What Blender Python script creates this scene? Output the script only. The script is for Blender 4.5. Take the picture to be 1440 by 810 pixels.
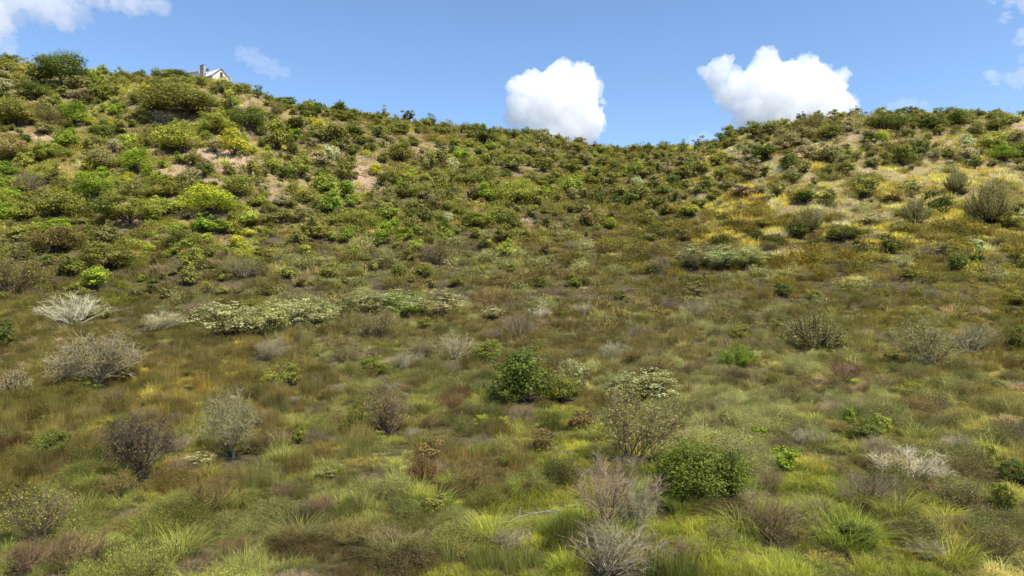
import bpy, math, random
import numpy as np
from mathutils import Vector, Matrix

for o in list(bpy.data.objects):
    bpy.data.objects.remove(o, do_unlink=True)
SC = bpy.context.scene
COL = SC.collection

# ------------------------------------------------------------------ camera, light, exposure
CAMZ = 4.5
F = 960.0                                   # focal length in pixels of a 1440 wide picture
cam = bpy.data.objects.new('camera', bpy.data.cameras.new('camera'))
COL.objects.link(cam)
cam.location = (0, 0, CAMZ)
cam.rotation_euler = (math.radians(90), 0, 0)
cam.data.sensor_width = 36.0
cam.data.lens = 24.0
cam.data.clip_start = 0.1
cam.data.clip_end = 30000
SC.camera = cam

SUN_EL = math.radians(60)
SUN_AZ = math.atan2(0.76, -0.65)            # from the right and a little behind the camera
w = bpy.data.worlds.new('World'); SC.world = w; w.use_nodes = True
nt = w.node_tree; nt.nodes.clear()
sky = nt.nodes.new('ShaderNodeTexSky'); sky.sky_type = 'NISHITA'; sky.sun_disc = False
sky.sun_elevation = SUN_EL; sky.sun_rotation = SUN_AZ
sky.altitude = 100; sky.air_density = 1.0; sky.dust_density = 0.15; sky.ozone_density = 5.5
bg = nt.nodes.new('ShaderNodeBackground'); bg.inputs['Strength'].default_value = 0.104
out = nt.nodes.new('ShaderNodeOutputWorld')
nt.links.new(sky.outputs[0], bg.inputs[0]); nt.links.new(bg.outputs[0], out.inputs[0])

sl = bpy.data.lights.new('sun', 'SUN'); sl.energy = 4.1; sl.angle = math.radians(0.6); sl.color = (1.0, 0.93, 0.82)
sun = bpy.data.objects.new('sun', sl); COL.objects.link(sun)
sd = Vector((math.sin(SUN_AZ) * math.cos(SUN_EL), math.cos(SUN_AZ) * math.cos(SUN_EL), math.sin(SUN_EL)))
sun.rotation_euler = sd.to_track_quat('Z', 'Y').to_euler()
sun.location = sd * 200

SC.view_settings.view_transform = 'Standard'; SC.view_settings.look = 'None'
SC.view_settings.exposure = 0.95; SC.view_settings.gamma = 1.0; SC.view_settings.use_curve_mapping = False
SC.render.engine = 'CYCLES'
cy = SC.cycles
cy.max_bounces = 48; cy.diffuse_bounces = 5; cy.glossy_bounces = 2; cy.transmission_bounces = 3; cy.volume_bounces = 48
cy.transparent_max_bounces = 8
cy.use_denoising = True
cy.use_adaptive_sampling = True; cy.adaptive_threshold = 0.02
SC.render.film_transparent = False

# ------------------------------------------------------------------ helpers
R = np.random.default_rng(7)
random.seed(7)

def lin(c):
    c = np.asarray(c, float) / 255.0
    return np.where(c <= 0.04045, c / 12.92, ((c + 0.055) / 1.055) ** 2.4)

def _hash(ix, iy, iz, seed):
    n = (ix.astype(np.int64) * 374761393 + iy.astype(np.int64) * 668265263 + iz.astype(np.int64) * 2147483647 + seed * 1274126177) & 0xFFFFFFFF
    n = ((n ^ (n >> 13)) * 1274126177) & 0xFFFFFFFF
    n = ((n ^ (n >> 16)) * 2246822519) & 0xFFFFFFFF
    return ((n ^ (n >> 15)) & 0xFFFFFF) / float(0xFFFFFF)

def noise2(x, y, seed=0):
    x = np.asarray(x, float); y = np.asarray(y, float)
    ix = np.floor(x); iy = np.floor(y); fx = x - ix; fy = y - iy
    fx = fx * fx * (3 - 2 * fx); fy = fy * fy * (3 - 2 * fy); z = np.zeros_like(ix)
    a = _hash(ix, iy, z, seed); b = _hash(ix + 1, iy, z, seed); c = _hash(ix, iy + 1, z, seed); d = _hash(ix + 1, iy + 1, z, seed)
    return (a * (1 - fx) + b * fx) * (1 - fy) + (c * (1 - fx) + d * fx) * fy - 0.5

def noise3(p, seed=0):
    i = np.floor(p); f = p - i; f = f * f * (3 - 2 * f); r = 0
    for dx in (0, 1):
        for dy in (0, 1):
            for dz in (0, 1):
                wgt = (f[:, 0] if dx else 1 - f[:, 0]) * (f[:, 1] if dy else 1 - f[:, 1]) * (f[:, 2] if dz else 1 - f[:, 2])
                r = r + wgt * _hash(i[:, 0] + dx, i[:, 1] + dy, i[:, 2] + dz, seed)
    return r - 0.5

def fbm2(x, y, octs=3, seed=0):
    return sum(noise2(x * 2 ** k, y * 2 ** k, seed + 11 * k) / 2 ** k for k in range(octs))

def fbm3(p, octs=4, seed=0, gain=0.5):
    return sum(noise3(p * 2 ** k, seed + 11 * k) * gain ** k for k in range(octs))

# ------------------------------------------------------------------ terrain height
SKY_X = [-420, -200, 0, 40, 90, 140, 180, 240, 300, 340, 400, 450, 500, 560, 620, 680, 740, 800, 850, 900, 960, 1000, 1040, 1100, 1150, 1200, 1260, 1320, 1380, 1440, 1600, 1860]
SKY_Y = [70, 72, 88, 98, 106, 110, 113, 113, 121, 130, 149, 157, 163, 172, 180, 186, 192, 203, 213, 214, 210, 204, 191, 179, 172, 166, 166, 165, 164, 166, 172, 190]
YC_X = [-420, 0, 300, 600, 850, 1000, 1150, 1440, 1860]
YC_D = [128, 126, 125, 135, 140, 128, 118, 115, 118]
TS = np.linspace(-1.2, 1.2, 241)
TY = np.arange(0, 420, 1.0)

def valley(Y):
    return np.where(Y < 40, 0.00113 * Y * Y, 0.00113 * 1600 + 0.09 * (Y - 40))

def build_table():
    px = 720 + F * TS
    row = np.interp(px, SKY_X, SKY_Y); yc = np.interp(px, YC_X, YC_D)
    k = np.exp(-0.5 * (np.arange(-9, 10) / 4.0) ** 2); k /= k.sum()
    target = (405 - row) / F
    gain = np.ones_like(target)
    for it in range(4):
        T = np.zeros((len(TS), len(TY)))
        for i in range(len(TS)):
            los = target[i] * gain[i]
            zc = CAMZ + yc[i] * los
            t = np.clip((TY - 40) / (yc[i] - 40), 0, 1)
            z = valley(np.minimum(TY, yc[i])) + (zc - valley(yc[i])) * t ** 1.5
            dd = np.maximum(TY - yc[i], 0)
            z = z + (target[i] - 0.03) * np.minimum(dd, 48) - 0.35 * np.maximum(dd - 60, 0) ** 1.0
            zp = np.pad(z, 9, mode='edge')
            zs = np.convolve(zp, k, mode='valid')
            wgt = np.clip((TY - 50) / 20, 0, 1)
            T[i] = z * (1 - wgt) + zs * wgt
        e = ((T[:, 20:] - CAMZ) / TY[20:]).max(1)
        gain *= target / e
    return np.maximum(T, -3.0)

TAB = build_table()

def zbase(X, Y):
    s = np.clip(X / np.maximum(Y, 14.0), -1.19, 1.19)
    a = (s + 1.2) / 2.4 * 240; b = np.clip(Y, 0, 418.5)
    i = np.clip(np.floor(a).astype(int), 0, 239); j = np.clip(np.floor(b).astype(int), 0, 417)
    fa = a - i; fb = b - j
    return (TAB[i, j] * (1 - fa) + TAB[i + 1, j] * fa) * (1 - fb) + (TAB[i, j + 1] * (1 - fa) + TAB[i + 1, j + 1] * fa) * fb

def zfun(X, Y):
    X = np.asarray(X, float); Y = np.asarray(Y, float)
    z = zbase(X, Y)
    a = np.clip((Y - 35) / 60, 0, 1)
    z = z + fbm2(X / 9.0, Y / 9.0, 3, 3) * (0.35 + 0.9 * a) + fbm2(X / 2.2, Y / 2.2, 2, 9) * (0.18 + 0.25 * a)
    return z

def z1(x, y):
    return float(zfun(np.array([x]), np.array([y]))[0])

def at(px, py, y0=5.0, y1=190.0):
    """first point of the ground along the sight line through a pixel of the photograph"""
    Y = np.arange(y0, y1, 0.2)
    X = (px - 720) / F * Y
    ray = CAMZ + (405 - py) / F * Y
    hit = np.nonzero(zfun(X, Y) >= ray)[0]
    if len(hit) == 0:
        return None
    k = hit[0]
    return X[k], Y[k], z1(X[k], Y[k])

def to_px(X, Y, Z):
    return 720 + F * X / Y, 405 - F * (Z - CAMZ) / Y

# ------------------------------------------------------------------ materials
def new_mat(name):
    m = bpy.data.materials.new(name); m.use_nodes = True
    nt = m.node_tree; nt.nodes.clear()
    return m, nt, nt.nodes.new('ShaderNodeOutputMaterial')

def N(nt, kind, **kw):
    n = nt.nodes.new(kind)
    for k, v in kw.items():
        if k.startswith('i_'):
            n.inputs[k[2:].replace('_', ' ')].default_value = v
        else:
            setattr(n, k, v)
    return n

def leaf_material(name, source, trans=0.25, spread=0.75, rough=0.6, spec=0.25):
    """leaf colour = the plant's own colour x a random value per leaf; source: 'object' or 'instancer'"""
    m, nt, out = new_mat(name); L = nt.links.new
    if source == 'object':
        c = N(nt, 'ShaderNodeObjectInfo'); col = c.outputs['Color']
    else:
        c = N(nt, 'ShaderNodeAttribute', attribute_type='INSTANCER', attribute_name='tint'); col = c.outputs['Color']
    v = N(nt, 'ShaderNodeAttribute', attribute_type='GEOMETRY', attribute_name='v')
    mr = N(nt, 'ShaderNodeMapRange'); L(v.outputs['Fac'], mr.inputs[0])
    mr.inputs[3].default_value = 1 - spread * 0.62; mr.inputs[4].default_value = 1 + spread * 0.9
    hs = N(nt, 'ShaderNodeHueSaturation')
    mh = N(nt, 'ShaderNodeMapRange'); L(v.outputs['Fac'], mh.inputs[0])
    mh.inputs[3].default_value = 0.515; mh.inputs[4].default_value = 0.487
    L(mh.outputs[0], hs.inputs['Hue']); L(mr.outputs[0], hs.inputs['Value']); L(col, hs.inputs['Color'])
    p = N(nt, 'ShaderNodeBsdfPrincipled'); p.inputs['Roughness'].default_value = rough
    p.inputs['Specular IOR Level'].default_value = spec
    L(hs.outputs[0], p.inputs['Base Color'])
    t = N(nt, 'ShaderNodeBsdfTranslucent'); L(hs.outputs[0], t.inputs['Color'])
    mx = N(nt, 'ShaderNodeMixShader'); mx.inputs[0].default_value = trans
    L(p.outputs[0], mx.inputs[1]); L(t.outputs[0], mx.inputs[2]); L(mx.outputs[0], out.inputs[0])
    return m

def wood_material(name, source='object', spread=0.5, col=None):
    m, nt, out = new_mat(name); L = nt.links.new
    v = N(nt, 'ShaderNodeAttribute', attribute_type='GEOMETRY', attribute_name='v')
    mr = N(nt, 'ShaderNodeMapRange'); L(v.outputs['Fac'], mr.inputs[0])
    mr.inputs[3].default_value = 1 - spread; mr.inputs[4].default_value = 1 + spread
    mul = N(nt, 'ShaderNodeVectorMath', operation='SCALE'); L(mr.outputs[0], mul.inputs['Scale'])
    if col is None:
        if source == 'object':
            c = N(nt, 'ShaderNodeObjectInfo'); L(c.outputs['Color'], mul.inputs[0])
        else:
            c = N(nt, 'ShaderNodeAttribute', attribute_type='INSTANCER', attribute_name='tint'); L(c.outputs['Color'], mul.inputs[0])
    else:
        mul.inputs[0].default_value = col
    p = N(nt, 'ShaderNodeBsdfPrincipled'); p.inputs['Roughness'].default_value = 0.85
    p.inputs['Specular IOR Level'].default_value = 0.15
    L(mul.outputs[0], p.inputs['Base Color']); L(p.outputs[0], out.inputs[0])
    return m

M_LEAF = leaf_material('leaves', 'object', 0.38, 0.7, 0.65, 0.18)
M_TWIG = wood_material('dry twigs', 'object', 0.45)
M_BARK = wood_material('bark', 'object', 0.4, (0.085, 0.062, 0.045))
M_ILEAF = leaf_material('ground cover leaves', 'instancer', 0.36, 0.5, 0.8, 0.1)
M_ITWIG = wood_material('ground cover twigs', 'instancer', 0.5)

def ground_material():
    m, nt, out = new_mat('hillside soil'); L = nt.links.new
    tc = N(nt, 'ShaderNodeNewGeometry')
    n1 = N(nt, 'ShaderNodeTexNoise'); n1.inputs['Scale'].default_value = 0.35; n1.inputs['Detail'].default_value = 8; n1.inputs['Roughness'].default_value = 0.65
    n2 = N(nt, 'ShaderNodeTexNoise'); n2.inputs['Scale'].default_value = 5.0; n2.inputs['Detail'].default_value = 8; n2.inputs['Roughness'].default_value = 0.7
    L(tc.outputs['Position'], n1.inputs['Vector']); L(tc.outputs['Position'], n2.inputs['Vector'])
    r1 = N(nt, 'ShaderNodeValToRGB'); cr = r1.color_ramp
    cr.elements[0].position = 0.35; cr.elements[0].color = (0.048, 0.036, 0.020, 1)
    cr.elements[1].position = 0.68; cr.elements[1].color = (0.115, 0.088, 0.048, 1)
    e = cr.elements.new(0.5); e.color = (0.075, 0.064, 0.030, 1)
    L(n1.outputs[0], r1.inputs[0])
    # bare earth and straw where the mesh says so
    at_ = N(nt, 'ShaderNodeAttribute', attribute_type='GEOMETRY', attribute_name='bare')
    add = N(nt, 'ShaderNodeMath', operation='ADD'); L(at_.outputs['Fac'], add.inputs[0])
    sc = N(nt, 'ShaderNodeMath', operation='MULTIPLY_ADD'); L(n2.outputs[0], sc.inputs[0]); sc.inputs[1].default_value = 0.9; sc.inputs[2].default_value = -0.45
    L(sc.outputs[0], add.inputs[1])
    st = N(nt, 'ShaderNodeMapRange', interpolation_type='SMOOTHSTEP'); L(add.outputs[0], st.inputs[0]); st.inputs[1].default_value = 0.35; st.inputs[2].default_value = 0.65
    r2 = N(nt, 'ShaderNodeValToRGB'); cr = r2.color_ramp
    cr.elements[0].position = 0.3; cr.elements[0].color = (0.28, 0.17, 0.11, 1)
    cr.elements[1].position = 0.7; cr.elements[1].color = (0.46, 0.34, 0.245, 1)
    L(n2.outputs[0], r2.inputs[0])
    mx = N(nt, 'ShaderNodeMix', data_type='RGBA'); L(st.outputs[0], mx.inputs[0])
    sa = N(nt, 'ShaderNodeAttribute', attribute_type='GEOMETRY', attribute_name='straw')
    ms = N(nt, 'ShaderNodeMix', data_type='RGBA'); L(sa.outputs['Fac'], ms.inputs[0]); L(r1.outputs[0], ms.inputs[6]); ms.inputs[7].default_value = (0.27, 0.21, 0.11, 1); L(ms.outputs[2], mx.inputs[6]); L(r2.outputs[0], mx.inputs[7])
    fine = N(nt, 'ShaderNodeMapRange'); L(n2.outputs[0], fine.inputs[0]); fine.inputs[1].default_value = 0.25; fine.inputs[2].default_value = 0.75; fine.inputs[3].default_value = 0.55; fine.inputs[4].default_value = 1.35
    sc2 = N(nt, 'ShaderNodeVectorMath', operation='SCALE'); L(mx.outputs[2], sc2.inputs[0]); L(fine.outputs[0], sc2.inputs['Scale'])
    p = N(nt, 'ShaderNodeBsdfPrincipled'); p.inputs['Roughness'].default_value = 0.95; p.inputs['Specular IOR Level'].default_value = 0.1
    L(sc2.outputs[0], p.inputs['Base Color'])
    b = N(nt, 'ShaderNodeBump'); b.inputs['Strength'].default_value = 0.8; b.inputs['Distance'].default_value = 0.15
    L(n2.outputs[0], b.inputs['Height']); L(b.outputs[0], p.inputs['Normal'])
    L(p.outputs[0], out.inputs[0])
    return m

def plain(name, col, rough=0.8, scale=3.0, amt=0.15, metal=0.0, spec=0.3):
    m, nt, out = new_mat(name); L = nt.links.new
    tc = N(nt, 'ShaderNodeTexCoord'); n = N(nt, 'ShaderNodeTexNoise'); n.inputs['Scale'].default_value = scale; n.inputs['Detail'].default_value = 5
    L(tc.outputs['Object'], n.inputs['Vector'])
    mr = N(nt, 'ShaderNodeMapRange'); L(n.outputs[0], mr.inputs[0]); mr.inputs[3].default_value = 1 - amt; mr.inputs[4].default_value = 1 + amt
    s = N(nt, 'ShaderNodeVectorMath', operation='SCALE'); s.inputs[0].default_value = col; L(mr.outputs[0], s.inputs['Scale'])
    p = N(nt, 'ShaderNodeBsdfPrincipled'); p.inputs['Roughness'].default_value = rough; p.inputs['Metallic'].default_value = metal; p.inputs['Specular IOR Level'].default_value = spec
    L(s.outputs[0], p.inputs['Base Color']); L(p.outputs[0], out.inputs[0])
    return m

def cloud_material(name, density):
    m, nt, out = new_mat(name)
    v = N(nt, 'ShaderNodeVolumeScatter'); v.inputs['Color'].default_value = (0.9995, 0.9995, 0.9995, 1); v.inputs['Density'].default_value = density; v.inputs['Anisotropy'].default_value = 0.0
    nt.links.new(v.outputs[0], out.inputs['Volume'])
    m.cycles.homogeneous_volume = True
    return m

# ------------------------------------------------------------------ mesh building
class MB:
    def __init__(self):
        self.v = []; self.f = []; self.val = []; self.mi = []; self.n = 0
    def add(self, verts, faces, val, mi=0):
        """verts (n,3), faces (m,4) int, val per face"""
        self.v.append(np.asarray(verts, float)); self.f.append(np.asarray(faces, int) + self.n)
        self.val.append(np.broadcast_to(np.asarray(val, float), (len(faces),))); self.mi.append(np.full(len(faces), mi)); self.n += len(verts)
    def mesh(self, name, mats):
        v = np.concatenate(self.v); f = np.concatenate(self.f); val = np.concatenate(self.val); mi = np.concatenate(self.mi)
        me = bpy.data.meshes.new(name)
        tri = f[:, 3] == f[:, 2]
        cnt = np.where(tri, 3, 4)
        me.vertices.add(len(v)); me.vertices.foreach_set('co', v.ravel().astype(np.float32))
        me.loops.add(int(cnt.sum())); me.polygons.add(len(f))
        starts = np.concatenate([[0], np.cumsum(cnt)[:-1]])
        mask = np.ones_like(f, bool); mask[:, 3] = ~tri
        me.loops.foreach_set('vertex_index', f[mask].astype(np.int32))
        me.polygons.foreach_set('loop_start', starts.astype(np.int32))
        me.polygons.foreach_set('material_index', mi.astype(np.int32))
        me.update(calc_edges=True)
        a = me.attributes.new('v', 'FLOAT', 'FACE'); a.data.foreach_set('value', val.astype(np.float32))
        for m in mats: me.materials.append(m)
        me.validate()
        return me

def tube(mb, pts, radii, val, sides=3, mi=0):
    pts = np.asarray(pts, float); n = len(pts)
    d = np.gradient(pts, axis=0); d /= np.linalg.norm(d, axis=1)[:, None] + 1e-9
    ref = np.array([0.31, 0.17, 0.93]) if abs(d[0, 2]) < 0.8 else np.array([0.9, 0.3, 0.1])
    a = np.cross(d, ref); a /= np.linalg.norm(a, axis=1)[:, None] + 1e-9
    b = np.cross(d, a)
    ang = np.arange(sides) * 2 * math.pi / sides
    ring = pts[:, None, :] + np.asarray(radii)[:, None, None] * (np.cos(ang)[None, :, None] * a[:, None, :] + np.sin(ang)[None, :, None] * b[:, None, :])
    V = ring.reshape(-1, 3)
    i = np.arange(n - 1)[:, None]; j = np.arange(sides)[None, :]; k = (j + 1) % sides
    Fc = np.stack([i * sides + j + 0 * i, i * sides + k, (i + 1) * sides + k, (i + 1) * sides + j], -1).reshape(-1, 4)
    mb.add(V, Fc, val, mi)

def leaves(mb, P, Nrm, size, val, rng, mi=0, aspect=0.5, updir=None):
    """rhombic leaves at P with normals near Nrm"""
    n = len(P)
    Nn = Nrm / (np.linalg.norm(Nrm, axis=1)[:, None] + 1e-9)
    t = rng.normal(size=(n, 3)) if updir is None else updir + rng.normal(size=(n, 3)) * 0.35
    t -= (t * Nn).sum(1)[:, None] * Nn; t /= np.linalg.norm(t, axis=1)[:, None] + 1e-9
    b = np.cross(Nn, t)
    L = (size * rng.uniform(0.6, 1.3, n))[:, None]; W = L * aspect
    V = np.stack([P - t * L * 0.5, P + b * W * 0.5 + Nn * L * 0.08, P + t * L * 0.5, P - b * W * 0.5 + Nn * L * 0.08], 1).reshape(-1, 3)
    Fc = np.arange(n * 4).reshape(-1, 4)
    mb.add(V, Fc, val, mi)

def rand_dirs(rng, n, zmin=-1.0):
    z = rng.uniform(zmin, 1, n); a = rng.uniform(0, 2 * math.pi, n); r = np.sqrt(np.maximum(0, 1 - z * z))
    return np.stack([r * np.cos(a), r * np.sin(a), z], 1)

def make_crown(seed, n_cl=34, n_leaf=900, size=0.07, zlow=0.05, squash=1.0, lump=0.22, cl_r=(0.10, 0.2), aspect=0.55, trunk=False, updir=None):
    """unit shrub: foliage mesh builder and stems mesh builder; footprint 1 x 1, height 1"""
    rng = np.random.default_rng(seed)
    fo, st = MB(), MB()
    dirs = rand_dirs(rng, n_cl, -0.8 if not trunk else -0.7)
    rad = rng.uniform(0.5, 0.98, n_cl) * (1 + lump * (fbm3(dirs * 1.3 + seed, 2, seed) * 2))
    rr = rng.uniform(*cl_r, n_cl)
    cz0 = 0.38 if not trunk else 0.5
    half = np.array([0.5, 0.5, 1 - cz0])
    half = np.where(dirs[:, 2:3] < 0, np.array([[0.5, 0.5, cz0 * 1.02]]), half[None])
    C = dirs * (rad[:, None]) * (half - rr[:, None] * np.array([0.8, 0.8, 0.9])) + np.array([0, 0, cz0])
    low = C[:, 2] < zlow + rr * 0.5
    C[low, 2] = (zlow + rr * 0.5)[low]
    vcl = rng.uniform(0.1, 0.9, n_cl)
    per = np.maximum(6, (n_leaf * rr ** 2 / (rr ** 2).sum()).astype(int))
    idx = np.repeat(np.arange(n_cl), per); n = len(idx)
    d = rand_dirs(rng, n)
    u = rng.uniform(0, 1, n) ** 0.45
    P = C[idx] + d * (rr[idx] * u)[:, None] * np.array([1.0, 1.0, 0.85])
    P[:, 2] = np.abs(P[:, 2] - 0.01) + 0.01
    out = P - np.array([0, 0, cz0 * 0.7])
    Nn = d * 0.8 + out * 0.9 + rng.normal(size=(n, 3)) * 0.5 + np.array([0, 0, 0.35])
    val = np.clip(vcl[idx] * 0.6 + rng.uniform(0, 1, n) * 0.4, 0, 1)
    leaves(fo, P, Nn, size, val, rng, 0, aspect, updir)
    # stems
    order = rng.permutation(n_cl)[: (18 if not trunk else 26)]
    if trunk:
        top = np.array([rng.normal() * .03, rng.normal() * .03, 0.34])
        tube(st, [[0, 0, -0.05], [0.01, 0, 0.12], top * [1, 1, .7], top], [0.045, 0.036, 0.03, 0.022], 0.4, 6)
    for k in order:
        base = np.array([rng.normal() * 0.03, rng.normal() * 0.03, -0.04]) if not trunk else top * np.array([1, 1, rng.uniform(.6, 1)])
        mid = base * 0.5 + C[k] * 0.5 + np.array([C[k][0] * -0.1, C[k][1] * -0.1, 0.06])
        tube(st, [base, mid, C[k]], [0.014, 0.01, 0.004], rng.uniform(0.2, 0.8), 4)
    return fo, st

def make_sprays(seed, n_spray=60, n_leaf=2200, size=0.03, spread=0.5):
    """feathery shrub: many rising sprays with leaves along them"""
    rng = np.random.default_rng(seed)
    fo, st = MB(), MB()
    for k in range(n_spray):
        a = rng.uniform(0, 2 * math.pi); r = math.sqrt(rng.uniform(0.0, 1)) * spread
        h = (1 - 0.55 * (r / spread) ** 2) * rng.uniform(0.7, 1.05)
        tip = np.array([r * math.cos(a), r * math.sin(a), h])
        base = np.array([tip[0] * .15, tip[1] * .15, -0.03])
        mid = base * .45 + tip * .55 + np.array([tip[0] * .18, tip[1] * .18, -0.06])
        tt = np.linspace(0, 1, 6)[:, None]
        pts = (1 - tt) ** 2 * base + 2 * tt * (1 - tt) * mid + tt ** 2 * tip
        tube(st, pts, np.linspace(0.009, 0.003, 6), rng.uniform(.2, .8), 3)
        m = max(5, int(n_leaf / n_spray)); q = rng.uniform(0.3, 1.0, m)[:, None] ** 0.8
        P = (1 - q) ** 2 * base + 2 * q * (1 - q) * mid + q ** 2 * tip + rng.normal(size=(m, 3)) * 0.028
        d = (tip - mid) / (np.linalg.norm(tip - mid) + 1e-6)
        leaves(fo, P, rand_dirs(rng, m), size, np.clip(rng.uniform(.1, .9) * .55 + rng.uniform(0, 1, m) * .45, 0, 1), rng, 0, 0.35, np.tile(d, (m, 1)))
    return fo, st

def make_dead(seed, n_main=18, lean=(0.0, 0.0), fan=0.5, n_child=5, n_grand=3, r0=0.010, leafy=0, leaf_size=0.03, up=1.0, single=False):
    """bare shrub: forked stems and fine twigs (and sparse leaves at the twig ends when leafy)"""
    rng = np.random.default_rng(seed)
    st, tw, fo = MB(), MB(), MB()
    tips = []
    root = np.zeros(3)
    if single:
        root = np.array([0.01, 0.0, 0.14]); tube(st, [[0, 0, -.05], [0, 0, .06], root], [r0 * 2.6, r0 * 2.1, r0 * 1.8], .4, 6)
    for k in range(n_main):
        a = 2 * math.pi * k / n_main + rng.normal() * 0.3; r = fan * math.sqrt(rng.uniform(0.03, 1))
        tip = np.array([r * math.cos(a) + lean[0], r * math.sin(a) + lean[1], rng.uniform(0.7, 1.0) * up * math.sqrt(max(0.1, 1 - (0.8 * r / fan) ** 2))])
        b = root + np.array([rng.normal() * 0.04, rng.normal() * 0.04, -0.03]) * (0.15 if single else 1)
        tt = np.linspace(0, 1, 7)[:, None]
        mid = b * .5 + tip * .5 + np.array([(tip[0]) * .15, tip[1] * .15, -0.05]) + rng.normal(size=3) * .05
        pts = (1 - tt) ** 2 * b + 2 * tt * (1 - tt) * mid + tt ** 2 * tip
        pts[1:-1] += rng.normal(size=(5, 3)) * 0.012
        v = rng.uniform(0, 1)
        tube(st, pts, np.linspace(r0, r0 * .3, 7), v, 4)
        for c in range(n_child):
            q = rng.uniform(.3, .95); i = q * 6; i0 = int(i); p0 = pts[i0] * (1 - i + i0) + pts[min(6, i0 + 1)] * (i - i0)
            d = (tip - b) * 0.55 + rng.normal(size=3) * .28 * np.array([1, 1, .7]) + np.array([lean[0], lean[1], .1]) * .6
            L = rng.uniform(.22, .5) * (1.15 - q); d = d / np.linalg.norm(d) * L
            e = p0 + d; e[2] = max(e[2], 0.03)
            m = p0 * .5 + e * .5 + rng.normal(size=3) * .02
            tube(tw, [p0, m, e], [r0 * .45, r0 * .36, r0 * .18], np.clip(v + rng.normal() * .2, 0, 1), 3)
            tips.append(e)
            for g in range(n_grand):
                q2 = rng.uniform(.2, 1); s0 = p0 + (e - p0) * q2
                d2 = d / L * .6 + rng.normal(size=3) * .5; d2 = d2 / np.linalg.norm(d2) * rng.uniform(.06, .18)
                e2 = s0 + d2; e2[2] = max(e2[2], 0.02)
                tube(tw, [s0, e2], [r0 * .26, r0 * .12], np.clip(v + rng.normal() * .25, 0, 1), 3)
                tips.append(e2)
    if leafy:
        T = np.array(tips); ii = rng.integers(0, len(T), leafy)
        P = T[ii] + rng.normal(size=(leafy, 3)) * .03
        P[:, 2] = np.maximum(P[:, 2], 0.03)
        leaves(fo, P, rand_dirs(rng, leafy) + [0, 0, .4], leaf_size, rng.uniform(0, 1, leafy), rng, 0, .5)
    return st, tw, (fo if leafy else None)

def make_tuft(seed, blades=70, h=0.5, r=0.16, splay=0.5, wdt=0.006, segs=3, droop=0.3, seed_heads=0):
    rng = np.random.default_rng(seed); mb = MB()
    for k in range(blades):
        a = rng.uniform(0, 2 * math.pi); rr = r * math.sqrt(rng.uniform(0, 1)); a2 = a + rng.normal() * .5
        b = np.array([rr * math.cos(a), rr * math.sin(a), -0.02]); L = h * rng.uniform(.55, 1.1)
        out = np.array([math.cos(a2), math.sin(a2), 0]) * splay * rng.uniform(.2, 1.2)
        tt = np.linspace(0, 1, segs + 1)
        pts = b + out[None] * (L * tt ** 1.6)[:, None] + np.array([0, 0, 1])[None] * (L * (tt - droop * splay * tt ** 2.5))[:, None]
        side = np.array([-math.sin(a2 + rng.normal() * .8), math.cos(a2 + rng.normal() * .8), 0]) * wdt
        wv = (1 - tt * .85)[:, None]
        V = np.concatenate([pts - side * wv, pts + side * wv]); n = segs + 1
        Fc = [[i, n + i, n + i + 1, i + 1] for i in range(segs)]
        mb.add(V, Fc, rng.uniform(0, 1))
    return mb

def make_clump(seed, n_leaf=420, size=0.05, r=0.3, h=0.35, twigs=20, leafmi=0, twmi=1, n_cl=9):
    """low heath clump of tiny leaves on twigs"""
    rng = np.random.default_rng(seed); mb = MB()
    C = np.stack([rng.normal(size=n_cl) * r * .5, rng.normal(size=n_cl) * r * .5, h * rng.uniform(.35, .85, n_cl)], 1)
    idx = rng.integers(0, n_cl, n_leaf)
    P = C[idx] + rng.normal(size=(n_leaf, 3)) * np.array([r * .28, r * .28, h * .22]); P[:, 2] = np.abs(P[:, 2]) + .01
    Nn = rand_dirs(rng, n_leaf) + np.array([0, 0, .5])
    vc = rng.uniform(0, 1, n_cl)
    up = P * np.array([1.2, 1.2, .3]) + np.array([0, 0, .35])
    leaves(mb, P, Nn, size, np.clip(vc[idx] * .5 + rng.uniform(0, 1, n_leaf) * .5, 0, 1), rng, leafmi, .35, up / np.linalg.norm(up, axis=1)[:, None])
    for k in range(twigs):
        c = C[k % n_cl] + rng.normal(size=3) * r * .2
        tube(mb, [[c[0] * .3, c[1] * .3, -.02], [c[0] * .8, c[1] * .8, c[2] * .6], [c[0] * 1.2, c[1] * 1.2, abs(c[2]) * 1.15]], [.006, .005, .002], rng.uniform(0, 1), 3, twmi)
    return mb

def make_twigclump(seed, n=60, r=0.32, h=0.35, rad=0.004):
    rng = np.random.default_rng(seed); mb = MB()
    for k in range(n):
        a = rng.uniform(0, 6.283); q = math.sqrt(rng.uniform(0, 1)) * r
        tip = np.array([q * math.cos(a), q * math.sin(a), h * rng.uniform(.4, 1.1)])
        b = tip * np.array([.3, .3, 0]) + rng.normal(size=3) * .03; b[2] = -.02
        m = (b + tip) / 2 + rng.normal(size=3) * .05
        v = rng.uniform(0, 1)
        tube(mb, [b, m, tip], [rad, rad * .8, rad * .4], v, 3)
        for j in range(2):
            s0 = b + (tip - b) * rng.uniform(.3, .9); e = s0 + rng.normal(size=3) * np.array([.09, .09, .06]) + [0, 0, .06]
            tube(mb, [s0, e], [rad * .6, rad * .3], v, 3)
    return mb

# ------------------------------------------------------------------ the ground
def axis(lo, hi, step, far, grow=1.18):
    c = list(np.arange(lo, hi + step / 2, step)); d = step
    while c[-1] < far: d *= grow; c.append(c[-1] + d)
    d = step
    while c[0] > -far: d *= grow; c.insert(0, c[0] - d)
    return np.array(c)

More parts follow.
